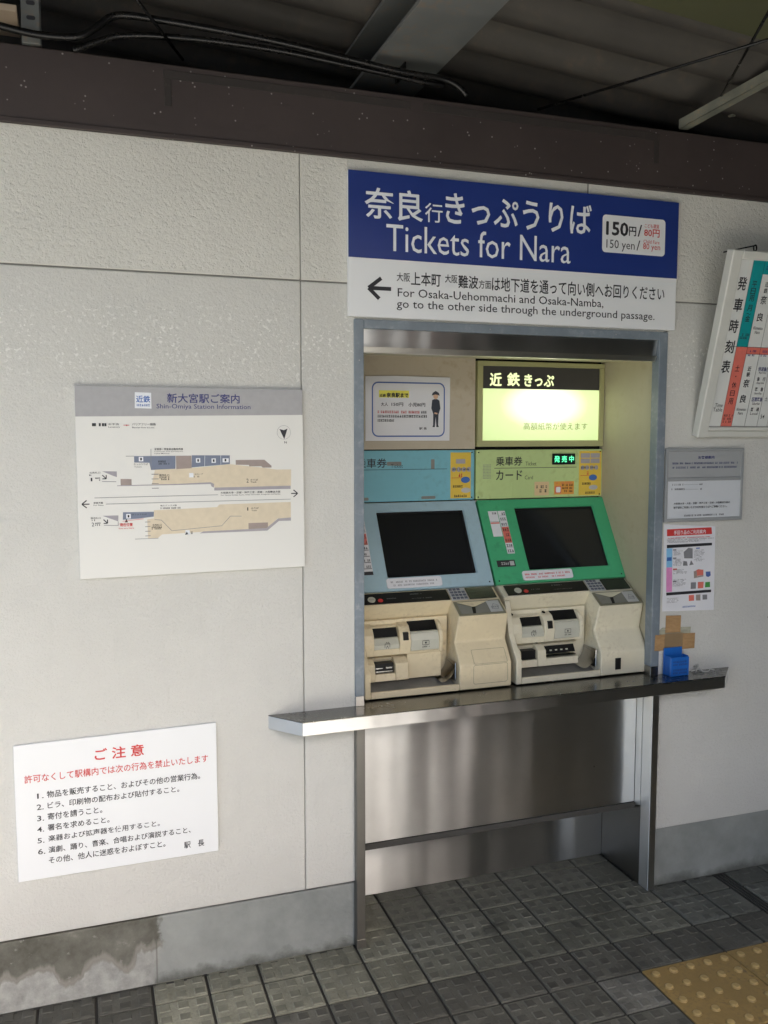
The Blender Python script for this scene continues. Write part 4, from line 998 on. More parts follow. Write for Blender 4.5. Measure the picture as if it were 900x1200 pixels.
mpoly('map_taupe', 'stair_area', [(-0.6530,1.4960), (-0.6120,1.4960), (-0.6120,1.4620), (-0.6530,1.4600)], [(-0.7980,1.4360), (-0.7700,1.4350), (-0.7700,1.4170), (-0.7980,1.4170)], [(-0.4920,1.4830), (-0.4120,1.4830), (-0.3920,1.4660), (-0.3920,1.4610), (-0.4170,1.4610), (-0.4210,1.4650), (-0.4550,1.4650), (-0.4550,1.4690), (-0.4920,1.4700)], [(-0.4590,1.3070), (-0.4040,1.3070), (-0.4040,1.2900), (-0.4590,1.2900)], off=.0006)
mpoly('map_band', 'platform_edge', [(-0.5520,1.4080), (-0.3380,1.4090), (-0.3380,1.4000), (-0.5520,1.4000)], [(-0.8070,1.4190), (-0.6520,1.4200), (-0.5620,1.4230), (-0.5520,1.4180), (-0.5530,1.4080), (-0.5590,1.4110), (-0.5620,1.4180), (-0.6520,1.4170), (-0.8070,1.4170)],
      [(-0.5840,1.2880), (-0.4090,1.2910), (-0.3750,1.3170), (-0.3380,1.3190), (-0.3380,1.3100), (-0.3730,1.3100), (-0.4060,1.2840), (-0.5940,1.2830)], [(-0.8440,1.4570), (-0.8070,1.4560), (-0.8070,1.4410), (-0.8180,1.4450)], [(-0.8460,1.3390), (-0.8060,1.3390), (-0.8070,1.3230)], off=.0007)
def mlines(m):
    for a_, b_ in (((-0.8650,1.3870), (-0.5420,1.3880)), ((-0.8370,1.3700), (-0.3380,1.3710)), ((-0.7650,1.2740), (-0.7040,1.2740)), ((-0.7830,1.4960), (-0.7620,1.4960)), ((-0.8450,1.4300), (-0.8090,1.4290)), ((-0.8430,1.3140), (-0.8070,1.3120)), ((-0.7180,1.5150), (-0.7190,1.4590)), ((-0.8070,1.3230), (-0.8070,1.3110))):
        line(m, MF, [a_, b_], .0013, .0008)
    for k in range(4):
        a_ = (-0.7180,1.4470); line(m, MF, [(a_[0], a_[1]-k*.0125), (a_[0]+.018, a_[1]-k*.0125)], .0016, .0008)
        a_ = (-0.7380,1.3190); line(m, MF, [(a_[0], a_[1]-k*.0125), (a_[0]+.014, a_[1]-k*.0125)], .0016, .0008)
    line(m, MF, [(-0.7130,1.3250), (-0.6950,1.3230), (-0.6680,1.2930), (-0.6240,1.2960), (-0.5330,1.3020), (-0.5090,1.3280), (-0.4780,1.3270)], .0012, .0008)
    C0 = (-0.3560,1.5590); o1 = [(C0[0]+.0195*math.cos(k*PI/12), C0[1]+.0195*math.sin(k*PI/12)) for k in range(24)]; i1 = [(C0[0]+.0188*math.cos(k*PI/12), C0[1]+.0188*math.sin(k*PI/12)) for k in range(24)]
    ring(m, MF, o1, i1, .0008)
obj('map_lines', mk(mlines), 'ink_grey', mp)
def mtext(m):
    T(m, MF, '1', (-0.8730,1.4310), (-0.8720,1.4400), (-0.8690,1.4310), .006); T(m, MF, '2', (-0.8740,1.3120), (-0.8740,1.3220), (-0.8680,1.3120), .006)
    T(m, MF, '2', (-0.4630,1.4200), (-0.4630,1.4310), (-0.4570,1.4200), .004); T(m, MF, '1', (-0.4620,1.3420), (-0.4620,1.3510), (-0.4590,1.3410), .006)
    T(m, MF, 'のりば', (-0.4520,1.4250), (-0.4510,1.4300), (-0.4310,1.4250)); T(m, MF, 'Track', (-0.4520,1.4190), (-0.4520,1.4240), (-0.4350,1.4190))
    T(m, MF, 'のりば', (-0.4510,1.3460), (-0.4510,1.3510), (-0.4300,1.3450)); T(m, MF, 'Track', (-0.4500,1.3400), (-0.4500,1.3440), (-0.4350,1.3390))
    T(m, MF, '大和西大寺・京都・神戸三宮・尼崎・大阪難波方面', (-0.5350,1.3900), (-0.5340,1.3960), (-0.3680,1.3880), .012)
    T(m, MF, 'For Yamato-Saidaiji, Kyoto, Kobe-Sannomiya, Amagasaki and Namba', (-0.5340,1.3840), (-0.5340,1.3880), (-0.3680,1.3830), .004)
    T(m, MF, '奈良方面', (-0.8680,1.3710), (-0.8680,1.3760), (-0.8440,1.3700), .012); T(m, MF, 'For Nara', (-0.8680,1.3660), (-0.8680,1.3690), (-0.8430,1.3650), .004)
    T(m, MF, 'お手洗', (-0.8250,1.5780), (-0.8240,1.5830), (-0.7980,1.5780), .006); T(m, MF, 'Lavatory', (-0.8250,1.5700), (-0.8250,1.5750), (-0.7960,1.5710), .003)
    T(m, MF, 'バリアフリー経路', (-0.7650,1.5770), (-0.7640,1.5840), (-0.7040,1.5770), .006); T(m, MF, 'Barrier-free access', (-0.7650,1.5700), (-0.7650,1.5740), (-0.7080,1.5700), .003)
    T(m, MF, '駅事務室', (-0.7000,1.4780), (-0.7000,1.4840), (-0.6800,1.4780), .008); fine_print(m, MF, (-0.6990,1.4730)[0], (-0.6700,1.4730)[0], (-0.6990,1.4730)[1], .004)
    T(m, MF, 'N', (-0.3550,1.5280), (-0.3550,1.5340), (-0.3480,1.5280), .01)
    T(m, MF, '定期券・特急券自動発売機', (-0.7090,1.5110), (-0.7090,1.5170), (-0.6340,1.5110), .01); T(m, MF, 'Commuter Pass and Express', (-0.7100,1.5060), (-0.7100,1.5090), (-0.6340,1.5060), .003); T(m, MF, 'Ticket Machine', (-0.7100,1.5010), (-0.7100,1.5040), (-0.6700,1.5010), .003)
    T(m, MF, 'きっぷうりば', (-0.7630,1.4720), (-0.7620,1.4770), (-0.7270,1.4720), .006); T(m, MF, 'Tickets', (-0.7620,1.4660), (-0.7620,1.4690), (-0.7430,1.4660), .003)
    T(m, MF, 'きっぷうりば', (-0.7710,1.3380), (-0.7710,1.3420), (-0.7330,1.3370), .006); T(m, MF, '北改札口', (-0.8760,1.4510), (-0.8760,1.4560), (-0.8490,1.4500), .006); T(m, MF, '南改札口', (-0.8760,1.3310), (-0.8760,1.3360), (-0.8510,1.3300), .006)
    for p_ in ((-0.8770,1.4450), (-0.8770,1.3260), (-0.8620,1.4370), (-0.8620,1.4320), (-0.8650,1.3180), (-0.8650,1.3130)): fine_print(m, MF, p_[0], p_[0]+.014, p_[1], .004)
    T(m, MF, '南改札口', (-0.6980,1.4410), (-0.6980,1.4470), (-0.6720,1.4400), .01); fine_print(m, MF, (-0.6980,1.4360)[0], (-0.6710,1.4360)[0], (-0.6980,1.4360)[1], .0045); fine_print(m, MF, (-0.6980,1.4310)[0], (-0.6710,1.4310)[0], (-0.6980,1.4310)[1], .0045)
    T(m, MF, '北改札口', (-0.7190,1.3070), (-0.7190,1.3130), (-0.6950,1.3070), .01); fine_print(m, MF, (-0.7210,1.3020)[0], (-0.6930,1.3010)[0], (-0.7210,1.3020)[1], .0045); fine_print(m, MF, (-0.7210,1.2980)[0], (-0.6930,1.2970)[0], (-0.7210,1.2980)[1], .0045)
    T(m, MF, '無人インフォ機', (-0.6970,1.3600), (-0.6970,1.3640), (-0.6540,1.3590), .006); fine_print(m, MF, (-0.6970,1.3530)[0], (-0.6420,1.3520)[0], (-0.6970,1.3530)[1], .004)
    T(m, MF, 'スロープ', (-0.6050,1.4430), (-0.6050,1.4480), (-0.5820,1.4440), .004); fine_print(m, MF, (-0.6070,1.4380)[0], (-0.5920,1.4380)[0], (-0.6070,1.4370)[1], .004)
    for k, p_ in enumerate(((-0.8660,1.5750), (-0.8610,1.5750), (-0.8490,1.5750), (-0.8410,1.5750), (-0.8350,1.5750))): rect(m, MF, p_[0], p_[1], p_[0]+.005, p_[1]+.008, .0008)
    # map arrows
    for tip, s_ in (((-0.8970,1.3710), -1), ((-0.3180,1.3870), 1)):
        line(m, MF, [(tip[0]-s_*.012, tip[1]+.010), tip], .0028, .0009); line(m, MF, [tip, (tip[0]-s_*.012, tip[1]-.010)], .0028, .00095); line(m, MF, [(tip[0]-s_*.019, tip[1]), tip], .0028, .001)
    for tip in ((-0.8340,1.4370), (-0.8340,1.3190)):
        line(m, MF, [(tip[0]-.010, tip[1]+.010), tip], .0024, .0009); line(m, MF, [(tip[0]-.010, tip[1]), tip, (tip[0], tip[1]+.010)], .0024, .001)
    c_ = (-0.3560,1.5590); pl(m, MF, [(c_[0]+.001, c_[1]-.019), (c_[0]+.0105, c_[1]+.0105), (c_[0], c_[1]+.006), (c_[0]-.0125, c_[1]+.0095)], .0009)
    p_ = (-0.7900,1.3220); pl(m, MF, [(p_[0], p_[1]-.002), (p_[0]+.008, p_[1]-.002), (p_[0]+.004, p_[1]+.008)], .0009)
    p_ = (-0.6330,1.2810); pl(m, MF, [p_, (p_[0]+.009, p_[1]), (p_[0]+.0045, p_[1]+.009)], .0009); fine_print(m, MF, (-0.6220,1.2840)[0], (-0.6030,1.2840)[0], (-0.6220,1.2820)[1], .007)
obj('map_lettering', mk(mtext), 'ink_black', mp)
obj('red_lettering', mk(lambda m: [T(m, MF, '現在位置', (-0.8030,1.3090), (-0.8030,1.3180), (-0.7700,1.3090), .015, .001), T(m, MF, 'You are here', (-0.8070,1.3020), (-0.8060,1.3060), (-0.7670,1.3010), .004, .001), line(m, MF, [(-0.7870,1.5780), (-0.7720,1.5780)], .0016, .001), pl(m, MF, [(-0.7800,1.5750), (-0.7750,1.5780), (-0.7800,1.5800)], .001), line(m, MF, [(-0.7960,1.3230), (-0.7410,1.3280)], .0009, .001)]), 'ink_red', mp)
def wicons(m):
    for p_ in ((-0.6000,1.4770), (-0.5580,1.4760), (-0.7500,1.4820), (-0.7860,1.3300), (-0.6190,1.4370), (-0.6320,1.2810)):
        rect(m, MF, p_[0], p_[1], p_[0]+.0115, p_[1]+.012, .0009)
    p_ = (-0.5280,1.4770); rect(m, MF, p_[0], p_[1], p_[0]+.0165, p_[1]+.011, .0009)
    line(m, MF, [(-0.5760,1.4960), (-0.5770,1.4670)], .001, .0009); line(m, MF, [(-0.5330,1.4960), (-0.5330,1.4710)], .001, .0009)
obj('map_icon', mk(wicons), 'ink_white', mp)
obj('icon_print', mk(lambda m: [rect(m, MF, p_[0]+.0035, p_[1]+.0025, p_[0]+.008, p_[1]+.0095, .0012) for p_ in ((-0.6000,1.4770), (-0.5580,1.4760), (-0.7500,1.4820), (-0.7860,1.3300), (-0.5260,1.4770))]), 'ink_black', mp)

# ================================================================== RULES NOTICE
nt = thing('rules_notice', 'white notice with red heading and six numbered rules, low on the left wall', 'notice', (-.82, 0, .36))
NF = Frame((0, -.008, 0))
obj('board', mk(lambda m: quadboard(m, [(-1.0860, .3655), (-.5570, .3695), (-.5575, .7445), (-1.0865, .7385)], -.008, -.0005)), 'white', nt)
obj('text_line', mk(lambda m: T(m, NF, 'ご 注 意', (-0.8840,0.6750), (-0.8830,0.7070), (-0.7560,0.6750), .014)), 'ink_red', nt)
obj('text_line', mk(lambda m: T(m, NF, '許可なくして駅構内では次の行為を禁止いたします', (-1.0620,0.6340), (-1.0610,0.6560), (-0.5820,0.6390), .008)), 'ink_red', nt)

obj('text_line', mk(lambda m: T(m, NF, '1.', (-1.0320,0.5890), (-1.0310,0.6030), (-1.0160,0.5890), .01)), 'ink_black', nt); obj('text_line', mk(lambda m: T(m, NF, '物品を販売すること、およびその他の営業行為。', (-1.0080,0.5880), (-1.0070,0.6070), (-0.6050,0.5910), .010)), 'ink_black', nt)
obj('text_line', mk(lambda m: T(m, NF, '2.', (-1.0340,0.5580), (-1.0330,0.5730), (-1.0170,0.5580), .01)), 'ink_black', nt); obj('text_line', mk(lambda m: T(m, NF, 'ビラ、印刷物の配布および貼付すること。', (-1.0070,0.5580), (-1.0070,0.5760), (-0.6630,0.5610), .010)), 'ink_black', nt)
obj('text_line', mk(lambda m: T(m, NF, '3.', (-1.0340,0.5270), (-1.0340,0.5420), (-1.0170,0.5270), .01)), 'ink_black', nt); obj('text_line', mk(lambda m: T(m, NF, '寄付を請うこと。', (-1.0080,0.5270), (-1.0080,0.5460), (-0.8690,0.5260), .010)), 'ink_black', nt)
obj('text_line', mk(lambda m: T(m, NF, '4.', (-1.0350,0.4970), (-1.0350,0.5110), (-1.0180,0.4970), .01)), 'ink_black', nt); obj('text_line', mk(lambda m: T(m, NF, '署名を求めること。', (-1.0090,0.4970), (-1.0080,0.5150), (-0.8510,0.4960), .010)), 'ink_black', nt)
obj('text_line', mk(lambda m: T(m, NF, '5.', (-1.0350,0.4660), (-1.0350,0.4800), (-1.0180,0.4660), .01)), 'ink_black', nt); obj('text_line', mk(lambda m: T(m, NF, '楽器および拡声器を使用すること。', (-1.0080,0.4670), (-1.0070,0.4840), (-0.7180,0.4660), .010)), 'ink_black', nt)
obj('text_line', mk(lambda m: T(m, NF, '6.', (-1.0350,0.4350), (-1.0350,0.4500), (-1.0170,0.4350), .01)), 'ink_black', nt); obj('text_line', mk(lambda m: T(m, NF, '演劇、踊り、音楽、合唱および演説すること、', (-1.0090,0.4350), (-1.0080,0.4530), (-0.6340,0.4380), .010)), 'ink_black', nt)
obj('text_line', mk(lambda m: T(m, NF, 'その他、他人に迷惑をおよぼすこと。', (-1.0090,0.4050), (-1.0080,0.4240), (-0.7040,0.4070), .010)), 'ink_black', nt)
obj('signature_lettering', mk(lambda m: T(m, NF, '駅　長', (-0.6530,0.3910), (-0.6530,0.4100), (-0.5970,0.3900), .010)), 'ink_black', nt)


# ================================================================== TIMETABLE BOARD (top leans out from the wall)
tt = thing('timetable_board', 'white framed train timetable board hooked on the right wall, its top leaning forward', 'timetable', (1.4, -.05, 1.54))
TT = Frame((1.025, -.03, 1.541), v=(0, -.143, .580)); H_ = .5974; W_ = .95
def bar(m, a0, a1, b0, b1, o0, o1, bev=.003):
    m.poly([TT.p(a0, b0, o1), TT.p(a1, b0, o1), TT.p(a1, b1, o1), TT.p(a0, b1, o1)], -TT.n*(o1-o0), bev)
I0 = (0.0393,0.5696); I1 = (0.0354,0.0375)
ix, iz1, iz0 = (I0[0]+I1[0])/2, I0[1], I1[1]
TP = Frame(TT.p(0, 0, -.004), v=TT.v)
obj('frame_rail', mk(lambda m: bar(m, 0, ix+.001, 0, H_, -.032, .002)), 'board_frame', tt)
obj('frame_rail', mk(lambda m: bar(m, ix+.0012, W_, iz1, H_, -.032, .002)), 'board_frame', tt)
obj('frame_rail', mk(lambda m: bar(m, ix+.0012, W_, iz0-.014, iz0, -.032, .002)), 'board_frame', tt)
obj('frame_rail', mk(lambda m: bar(m, ix+.0012, W_, 0, iz0-.0145, -.032, -.006)), 'board_frame', tt)
obj('frame_rail', mk(lambda m: bar(m, W_+.0002, W_+.03, 0, H_, -.032, .002)), 'board_frame', tt)
obj('printed_sheet', mk(lambda m: bar(m, ix, W_, iz0, iz1, -.02, -.004, 0)), 'board_print', tt)
TPF = Frame(TT.p(0, 0, -.004), v=TT.v)
t_a = ((0.0857,0.5701)[0]+(0.0867,0.0376)[0])/2; t_b = ((0.1274,0.5726)[0]+(0.1333,0.0376)[0])/2
zc = (0.0868,0.3012)[1]; z2 = (0.1332,0.2784)[1]
obj('weekday_column', mk(lambda m: [rect(m, TPF, t_a, zc, t_b, iz1, .0005), rect(m, TPF, t_b+.001, iz1-.040, W_, iz1, .0005)]), 'teal', tt)
obj('holiday_column', mk(lambda m: [rect(m, TPF, t_a, iz0, t_b, zc-.001, .0005), rect(m, TPF, t_b+.001, z2, W_, zc-.001, .0005)]), 'salmon', tt)
m = MB()
for s_, p_, w_ in (('発', (0.0477,0.4765), .040), ('車', (0.0495,0.4108), .040), ('時', (0.0501,0.3442), .040)):
    put_text(m, TPF, s_, ix+(t_a-ix)*.13, p_[1], (t_a-ix)*.68, .041, .014)
for s_, p_ in (('刻', (0.0493,0.2793)), ('表', (0.0491,0.2149))): put_text(m, TPF, s_, ix+(t_a-ix)*.13, p_[1], (t_a-ix)*.68, .041, .014)
put_text(m, TPF, 'Time', ix+.011, (0.0466,0.1027)[1], (t_a-ix)*.62, .013, .002); put_text(m, TPF, 'Table', ix+.007, (0.0446,0.0879)[1], (t_a-ix)*.74, .013, .002)
for s_, zz_ in (('平', (0.1039,0.4878)[1]), ('日', (0.1028,0.4661)[1]), ('用', (0.1029,0.4443)[1]), ('月', (0.1060,0.4139)[1]), ('～', (0.1103,0.4031)[1]), ('金', (0.1074,0.3809)[1])):
    put_text(m, TPF, s_, t_a+.012, zz_, .018, .020 if s_ not in '～' else .005, .010)
fine_print(m, TPF, t_a+.006, t_b-.006, (0.0905,0.3357)[1], .008); fine_print(m, TPF, t_a+.006, t_b-.010, (0.0930,0.3258)[1], .008)
for s_, zz_, h_ in (('土', (0.1015,0.2216)[1], .020), ('・', (0.1079,0.2028)[1], .004), ('休', (0.1033,0.1662)[1], .021), ('日', (0.1028,0.1407)[1], .018), ('用', (0.0993,0.1128)[1], .020)):
    put_text(m, TPF, s_, t_a+(.012 if s_ != '・' else .019), zz_, .018 if s_ != '・' else .004, h_, .010)
for k in range(3): fine_print(m, TPF, t_a+.005, t_b-.005, (0.0888,0.0716)[1]-k*.0105, .007)
c3 = t_b+.010
for s_, zz_, w_ in (('近', (0.1556,0.4917)[1], .014), ('鉄', (0.1533,0.4722)[1], .014), ('奈', (0.1521,0.4380)[1], .024), ('良', (0.1539,0.3839)[1], .024), ('近', (0.1558,0.2234)[1], .014), ('鉄', (0.1536,0.2051)[1], .014), ('奈', (0.1505,0.1698)[1], .024), ('良', (0.1489,0.1185)[1], .024)):
    put_text(m, TPF, s_, c3+(.024-w_)/2+.003, zz_, w_, w_*1.1, .014)
put_text(m, TPF, 'Kintetsu', c3-.002, (0.1422,0.3574)[1], .036, .010, .002); put_text(m, TPF, 'Nara', c3+.006, (0.1534,0.3441)[1], .020, .010, .002)
put_text(m, TPF, 'Kintetsu', c3-.002, (0.1391,0.0912)[1], .036, .010, .002); put_text(m, TPF, 'Nara', c3+.006, (0.1475,0.0783)[1], .020, .010, .002)
c4 = ((0.1904,0.2297)[0]+(0.1951,0.0901)[0])/2
for s_, zz_ in (('急　行', (0.1968,0.1918)[1]), ('準　急', (0.1969,0.1577)[1]), ('普　通', (0.1951,0.0901)[1])): put_text(m, TPF, s_, c4+.002, zz_, .034, .013, .014)
for s_, zz_ in (('Rapid Exp.', (0.1961,0.2144)[1]), ('Express', (0.1962,0.1805)[1]), ('Semi-Exp.', (0.1949,0.1454)[1]), ('Suburban', (0.1930,0.1118)[1]), ('Local', (0.2017,0.0780)[1])): put_text(m, TPF, s_, c4+.004, zz_, .030, .0085, .003)
c5 = (0.2420,0.0657)[0]
put_text(m, TPF, '54', c5, (0.2420,0.0657)[1], .016, .013, .006); put_text(m, TPF, '土', c5+.002, (0.2423,0.1253)[1], .012, .013, .006)
# grid lines and the minutes further right
def vl(m, x, z0, z1, w=.0008): rect(m, TPF, x-w/2, z0, x+w/2, z1, .0009)
vl(m, ix+.0008, iz0, iz1); vl(m, t_a, iz0, iz1); vl(m, t_b, iz0, iz1); vl(m, c3+.043, iz0, iz1-.04)
for k in range(18): vl(m, c4+.042+k*.042, iz0, iz1-.001)
rect(m, TPF, ix, zc-.0008, W_, zc+.0004, .0009); rect(m, TPF, ix, iz0+.0005, W_, iz0+.0016, .0009); rect(m, TPF, t_b, z2-.0005, W_, z2+.0005, .0009)
for k in range(17):
    for j in range(22):
        zz_ = iz0+.012+j*.0225
        if zc-.06 < zz_ < zc+.01: continue
        if random.random() < .62: fine_print(m, TPF, c5+.03+k*.042, c5+.048+k*.042, zz_, .010)
obj('lettering', m, 'ink_black', tt)
obj('blue_lettering', mk(lambda m: [put_text(m, TPF, '快速急行', c4-.001, (0.1935,0.2242)[1], .044, .014, .014), put_text(m, TPF, '区間準急', c4-.001, (0.1901,0.1233)[1], .042, .014, .014)]), 'ink_navy', tt)
obj('header_print', mk(lambda m: [fine_print(m, TPF, t_b+.008+k*.044, t_b+.038+k*.044, zc-.016-j*.013, .007, .001) for k in range(18) for j in (0, 1)]+[fine_print(m, TPF, t_b+.010+k*.088, t_b+.060+k*.088, iz1-.026, .012, .001) for k in range(9)]), 'ink_navy', tt)
m = MB(); m.box(.017, .028, 0, .001, 0, .001)
obj('support_foot', mk(lambda m: bar(m, .026, .040, 0.001, iz0-.014, -.006, .0)), 'notice_grey', tt)
hx = TT.p(.085, H_, -.01)
def hook(m):
    m.tube(spline([(hx.x, hx.y, hx.z-.004), (hx.x+.002, hx.y+.004, hx.z+.014), (hx.x+.016, hx.y+.01, hx.z+.020), (hx.x+.022, hx.y+.014, hx.z+.008), (hx.x+.012, hx.y+.01, hx.z+.002)], 6), .0022, 8)
    m.tube([(hx.x+.01, hx.y+.006, hx.z+.018), (hx.x+.02, -.001, hx.z+.028)], .0022, 8)
obj('hook', mk(hook), 'iron', tt)
def stay(m): m.tube([TT.p(.5, H_-.1, -.03), (1.525, 0, 2.02)], .004, 8)
obj('stay_rod', mk(stay), 'iron', tt)

# ================================================================== SERVICE INFORMATION FRAME
sv = thing('service_notice_frame', 'small grey framed service notice on the right wall above the poster', 'notice', (1.08, 0, 1.26))
SVF = Frame((0, -.012, 0))
def svf(m):
    m.box(.921, 1.234, -.012, -.0005, 1.4955, 1.5055, .001); m.box(.921, 1.234, -.012, -.0005, 1.262, 1.2735, .001)
    m.box(.921, .9305, -.012, -.0005, 1.2737, 1.4953, .001); m.box(1.2245, 1.234, -.012, -.0005, 1.2737, 1.4953, .001); m.box(.9307, 1.2243, -.012, -.0005, 1.398, 1.4095, .001)
obj('notice_frame', mk(svf), 'notice_grey', sv)
obj('title_plate', mk(lambda m: m.box(.9307, 1.2243, -.009, -.0005, 1.4097, 1.4953)), painted('grey_title_plate', (.36, .37, .37), .35, .05, 5), sv)
obj('insert_sheet', mk(lambda m: m.box(.9307, 1.2243, -.009, -.0005, 1.2737, 1.3978)), 'notice_white', sv)
S9 = Frame((0, -.009, 0))
m = MB(); T(m, S9, 'お客様案内', (1.0480,1.4710), (1.0480,1.4810), (1.1130,1.4710), .02)
for a_, b_ in (((0.9460,1.4550), (1.2100,1.4560)), ((0.9470,1.4410), (1.2060,1.4420))): fine_print(m, S9, a_[0], b_[0], a_[1]-.001, .006, .0007, .8)
obj('title_lettering', m, 'ink_navy', sv)
m = MB()
for a_, b_ in (((0.9410,1.3840), (0.9920,1.3830)), ((1.0560,1.3840), (1.0670,1.3840)), ((0.9410,1.3690), (0.9980,1.3670)), ((1.0560,1.3680), (1.0670,1.3680)), ((0.9940,1.2800), (1.1590,1.2800))): fine_print(m, S9, a_[0], b_[0], a_[1], .0055, .0007, .8)
T(m, S9, '大和西大寺・大阪・京都・神戸三宮・尼崎・大阪難波方面の', (0.9560,1.3200), (0.9560,1.3270), (1.1830,1.3200), .012)
T(m, S9, '地下道をご利用いただき反対側のりばへご移動ください。', (0.9550,1.3060), (0.9550,1.3140), (1.1720,1.3070), .012)
line(m, S9, [(0.9940,1.3860), (1.0520,1.3860)], .0005); line(m, S9, [(0.9980,1.3710), (1.0520,1.3700)], .0005)
obj('lettering', m, 'ink_black', sv)

# ================================================================== PICTURE POSTER
po = thing('luggage_poster', 'small white poster with red heading and little pictures on the right wall', 'poster', (1.03, 0, .95))
PO = Frame((0, -.0022, 0))
obj('paper', mk(lambda m: m.poly([(.929, -.0022, .962), (1.138, -.0022, .954), (1.133, -.0022, 1.2415), (.927, -.0022, 1.2555)], (0, .0015, 0))), 'paper', po)
def pq(name, mat, *q, off=.0004):
    mb = MB()
    for p_ in q: pl(mb, PO, p_[::-1], off)
    return obj(name, mb, mat, po)
pq('heading_band', 'ink_red', [(0.9380,1.2380), (1.1170,1.2390), (1.1200,1.2160), (0.9390,1.2150)])
pq('section_bar', 'ink_black', [(0.9390,1.1860), (1.1210,1.1860), (1.1210,1.1770), (0.9400,1.1750)], [(0.9420,1.0250), (1.1240,1.0250), (1.1240,1.0160), (0.9430,1.0150)])
pq('blue_tab', ink('sky_blue_print', (.22, .48, .72)), [(0.9380,1.1740), (0.9610,1.1740), (0.9630,1.1100), (0.9400,1.1100)])
pq('pink_tab', ink('pink_print', (.68, .26, .50)), [(0.9400,1.1100), (0.9630,1.1090), (0.9650,1.0270), (0.9420,1.0270)])
obj('heading_lettering', mk(lambda m: T(m, PO, '手回り品のご利用案内', (0.9650,1.2190), (0.9640,1.2330), (1.0930,1.2190), .010)), 'ink_white', po)
def ptx(m):
    for x0, x1, y_ in ((120, 545, 270), (120, 480, 285), (120, 660, 250)): fine_print(m, PO, (0.9390,1.1960)[0], .929+(x1-60)/10.9/364*1.32, (0.9390,1.1960)[1]+(270-y_)*.00024, .0028, .0007, .75)
    for ya, n_ in ((395, 4), (510, 6), (660, 4), (800, 6)):
        for k in range(n_):
            z_ = (0.9670,1.1610)[1]-(ya-400+k*17)*.00024; fine_print(m, PO, .967, .967+random.uniform(.022, .036)*(1.6 if ya > 600 else 1), z_, .0026, .0007, .75)
    for k in range(9):
        z_ = (1.0580,1.1620)[1]-(k*19)*.00024; fine_print(m, PO, 1.050, 1.050+random.uniform(.03, .044), z_, .0026, .0007, .7)
    for k in range(4): fine_print(m, PO, .945, .945+random.uniform(.04, .052), (0.9490,1.0030)[1]-k*.0045, .0026, .0007, .8)
    for p_ in ((0.9640,1.1660), (0.9650,1.1380), (0.9680,1.0590)): rect(m, PO, p_[0], p_[1], p_[0]+.013, p_[1]+.004, .0006)
obj('lettering', mk(ptx), 'ink_grey', po)
obj('footer_lettering', mk(lambda m: [fine_print(m, PO, (1.0090,0.9710)[0], (1.0610,0.9690)[0], (1.0090,0.9700)[1], .005, .0007, 1), rect(m, PO, *(1.0570,1.1680), *(1.0720,1.1720), .0006), rect(m, PO, *(0.9410,1.1320), *(0.9590,1.1440), .0007)]), 'ink_blue', po)
pq('grey_picture', 'ink_grey', [(1.0100,1.1380), (1.0070,1.1590), (1.0260,1.1730), (1.0430,1.1700), (1.0440,1.1360)], [(1.0060,1.1130), (1.0070,1.1290), (1.0210,1.1270), (1.0250,1.1120)], [(1.0310,1.1130), (1.0380,1.1300), (1.0490,1.1150)], [(1.0400,1.0320), (1.0400,1.0540), (1.0610,1.0540), (1.0610,1.0320)], [(1.0900,0.9920), (1.0890,1.0090), (1.1080,1.0090), (1.1090,0.9920)])
pq('red_picture', 'salmon', [(1.0630,1.0750), (1.0520,1.0910), (1.0680,1.0980), (1.0890,1.0950), (1.0900,1.0780)], [(1.0690,1.0320), (1.0680,1.0540), (1.0920,1.0540), (1.0910,1.0320)], [(1.0340,0.9910), (1.0330,1.0110), (1.0540,1.0110), (1.0550,0.9910)], [(0.9660,1.1000), (0.9660,1.1050), (0.9820,1.1050), (0.9820,1.1000)], off=.0006)
pq('blue_picture', 'poster_blue', [(1.1010,1.0720), (1.0990,1.0880), (1.1180,1.0880), (1.1200,1.0740), (1.1110,1.0690)], off=.0006)
pq('green_picture', ink('leaf_green_print', (.06, .30, .06)), [(1.0980,1.0340), (1.0990,1.0520), (1.1180,1.0520), (1.1190,1.0340)], off=.0006)
pq('brown_picture', 'map_taupe', [(1.0520,1.0680), (1.0500,1.0920), (1.0620,1.0930), (1.0640,1.0740), (1.0900,1.0780), (1.0900,1.0720)], [(1.0630,0.9910), (1.0620,1.0110), (1.0800,1.0110), (1.0810,0.9900)], off=.0007)
obj('red_lettering', mk(lambda m: [fine_print(m, PO, .942, 1.112, (0.9390,1.2050)[1]+.001, .0035, .0007, .9)]), 'ink_red', po)

# ================================================================== TAPE, BLUE BOX, SCRAPS
tp = thing('packing_tape', 'strips of tan packing tape crossed on the wall above the blue box', 'tape', (.98, -.002, .85))
def strip(m, c, y): 
    n_ = 4; (ax, az), (bx_, bz_), (cx_, cz_), (dx_, dz_) = c
    m.poly([(x, y, z) for x, z in c], (0, .0006, 0))
obj('tape_strip', mk(lambda m: strip(m, [(.943, .888), (1.004, .886), (1.0045, .944), (.944, .947)], -.0026)), 'tape', tp)
obj('tape_strip', mk(lambda m: strip(m, [(.918, .829), (1.062, .827), (1.063, .880), (.918, .884)], -.0036)), 'tape', tp)
obj('tape_strip', mk(lambda m: m.poly([(.896, -.0105, .832), (.9175, -.0105, .830), (.9175, -.0105, .884), (.898, -.0105, .886)], (0, .0006, 0))), 'tape', tp)
obj('tape_overlap', mk(lambda m: strip(m, [(.940, .834), (1.012, .832), (1.013, .884), (.941, .886)], -.0042)), 'tape_dark', tp)
obj('clear_tape', mk(lambda m: strip(m, [(.905, .884), (1.045, .880), (1.046, .902), (.93, .906)], -.0016)), 'tape_clear', tp)
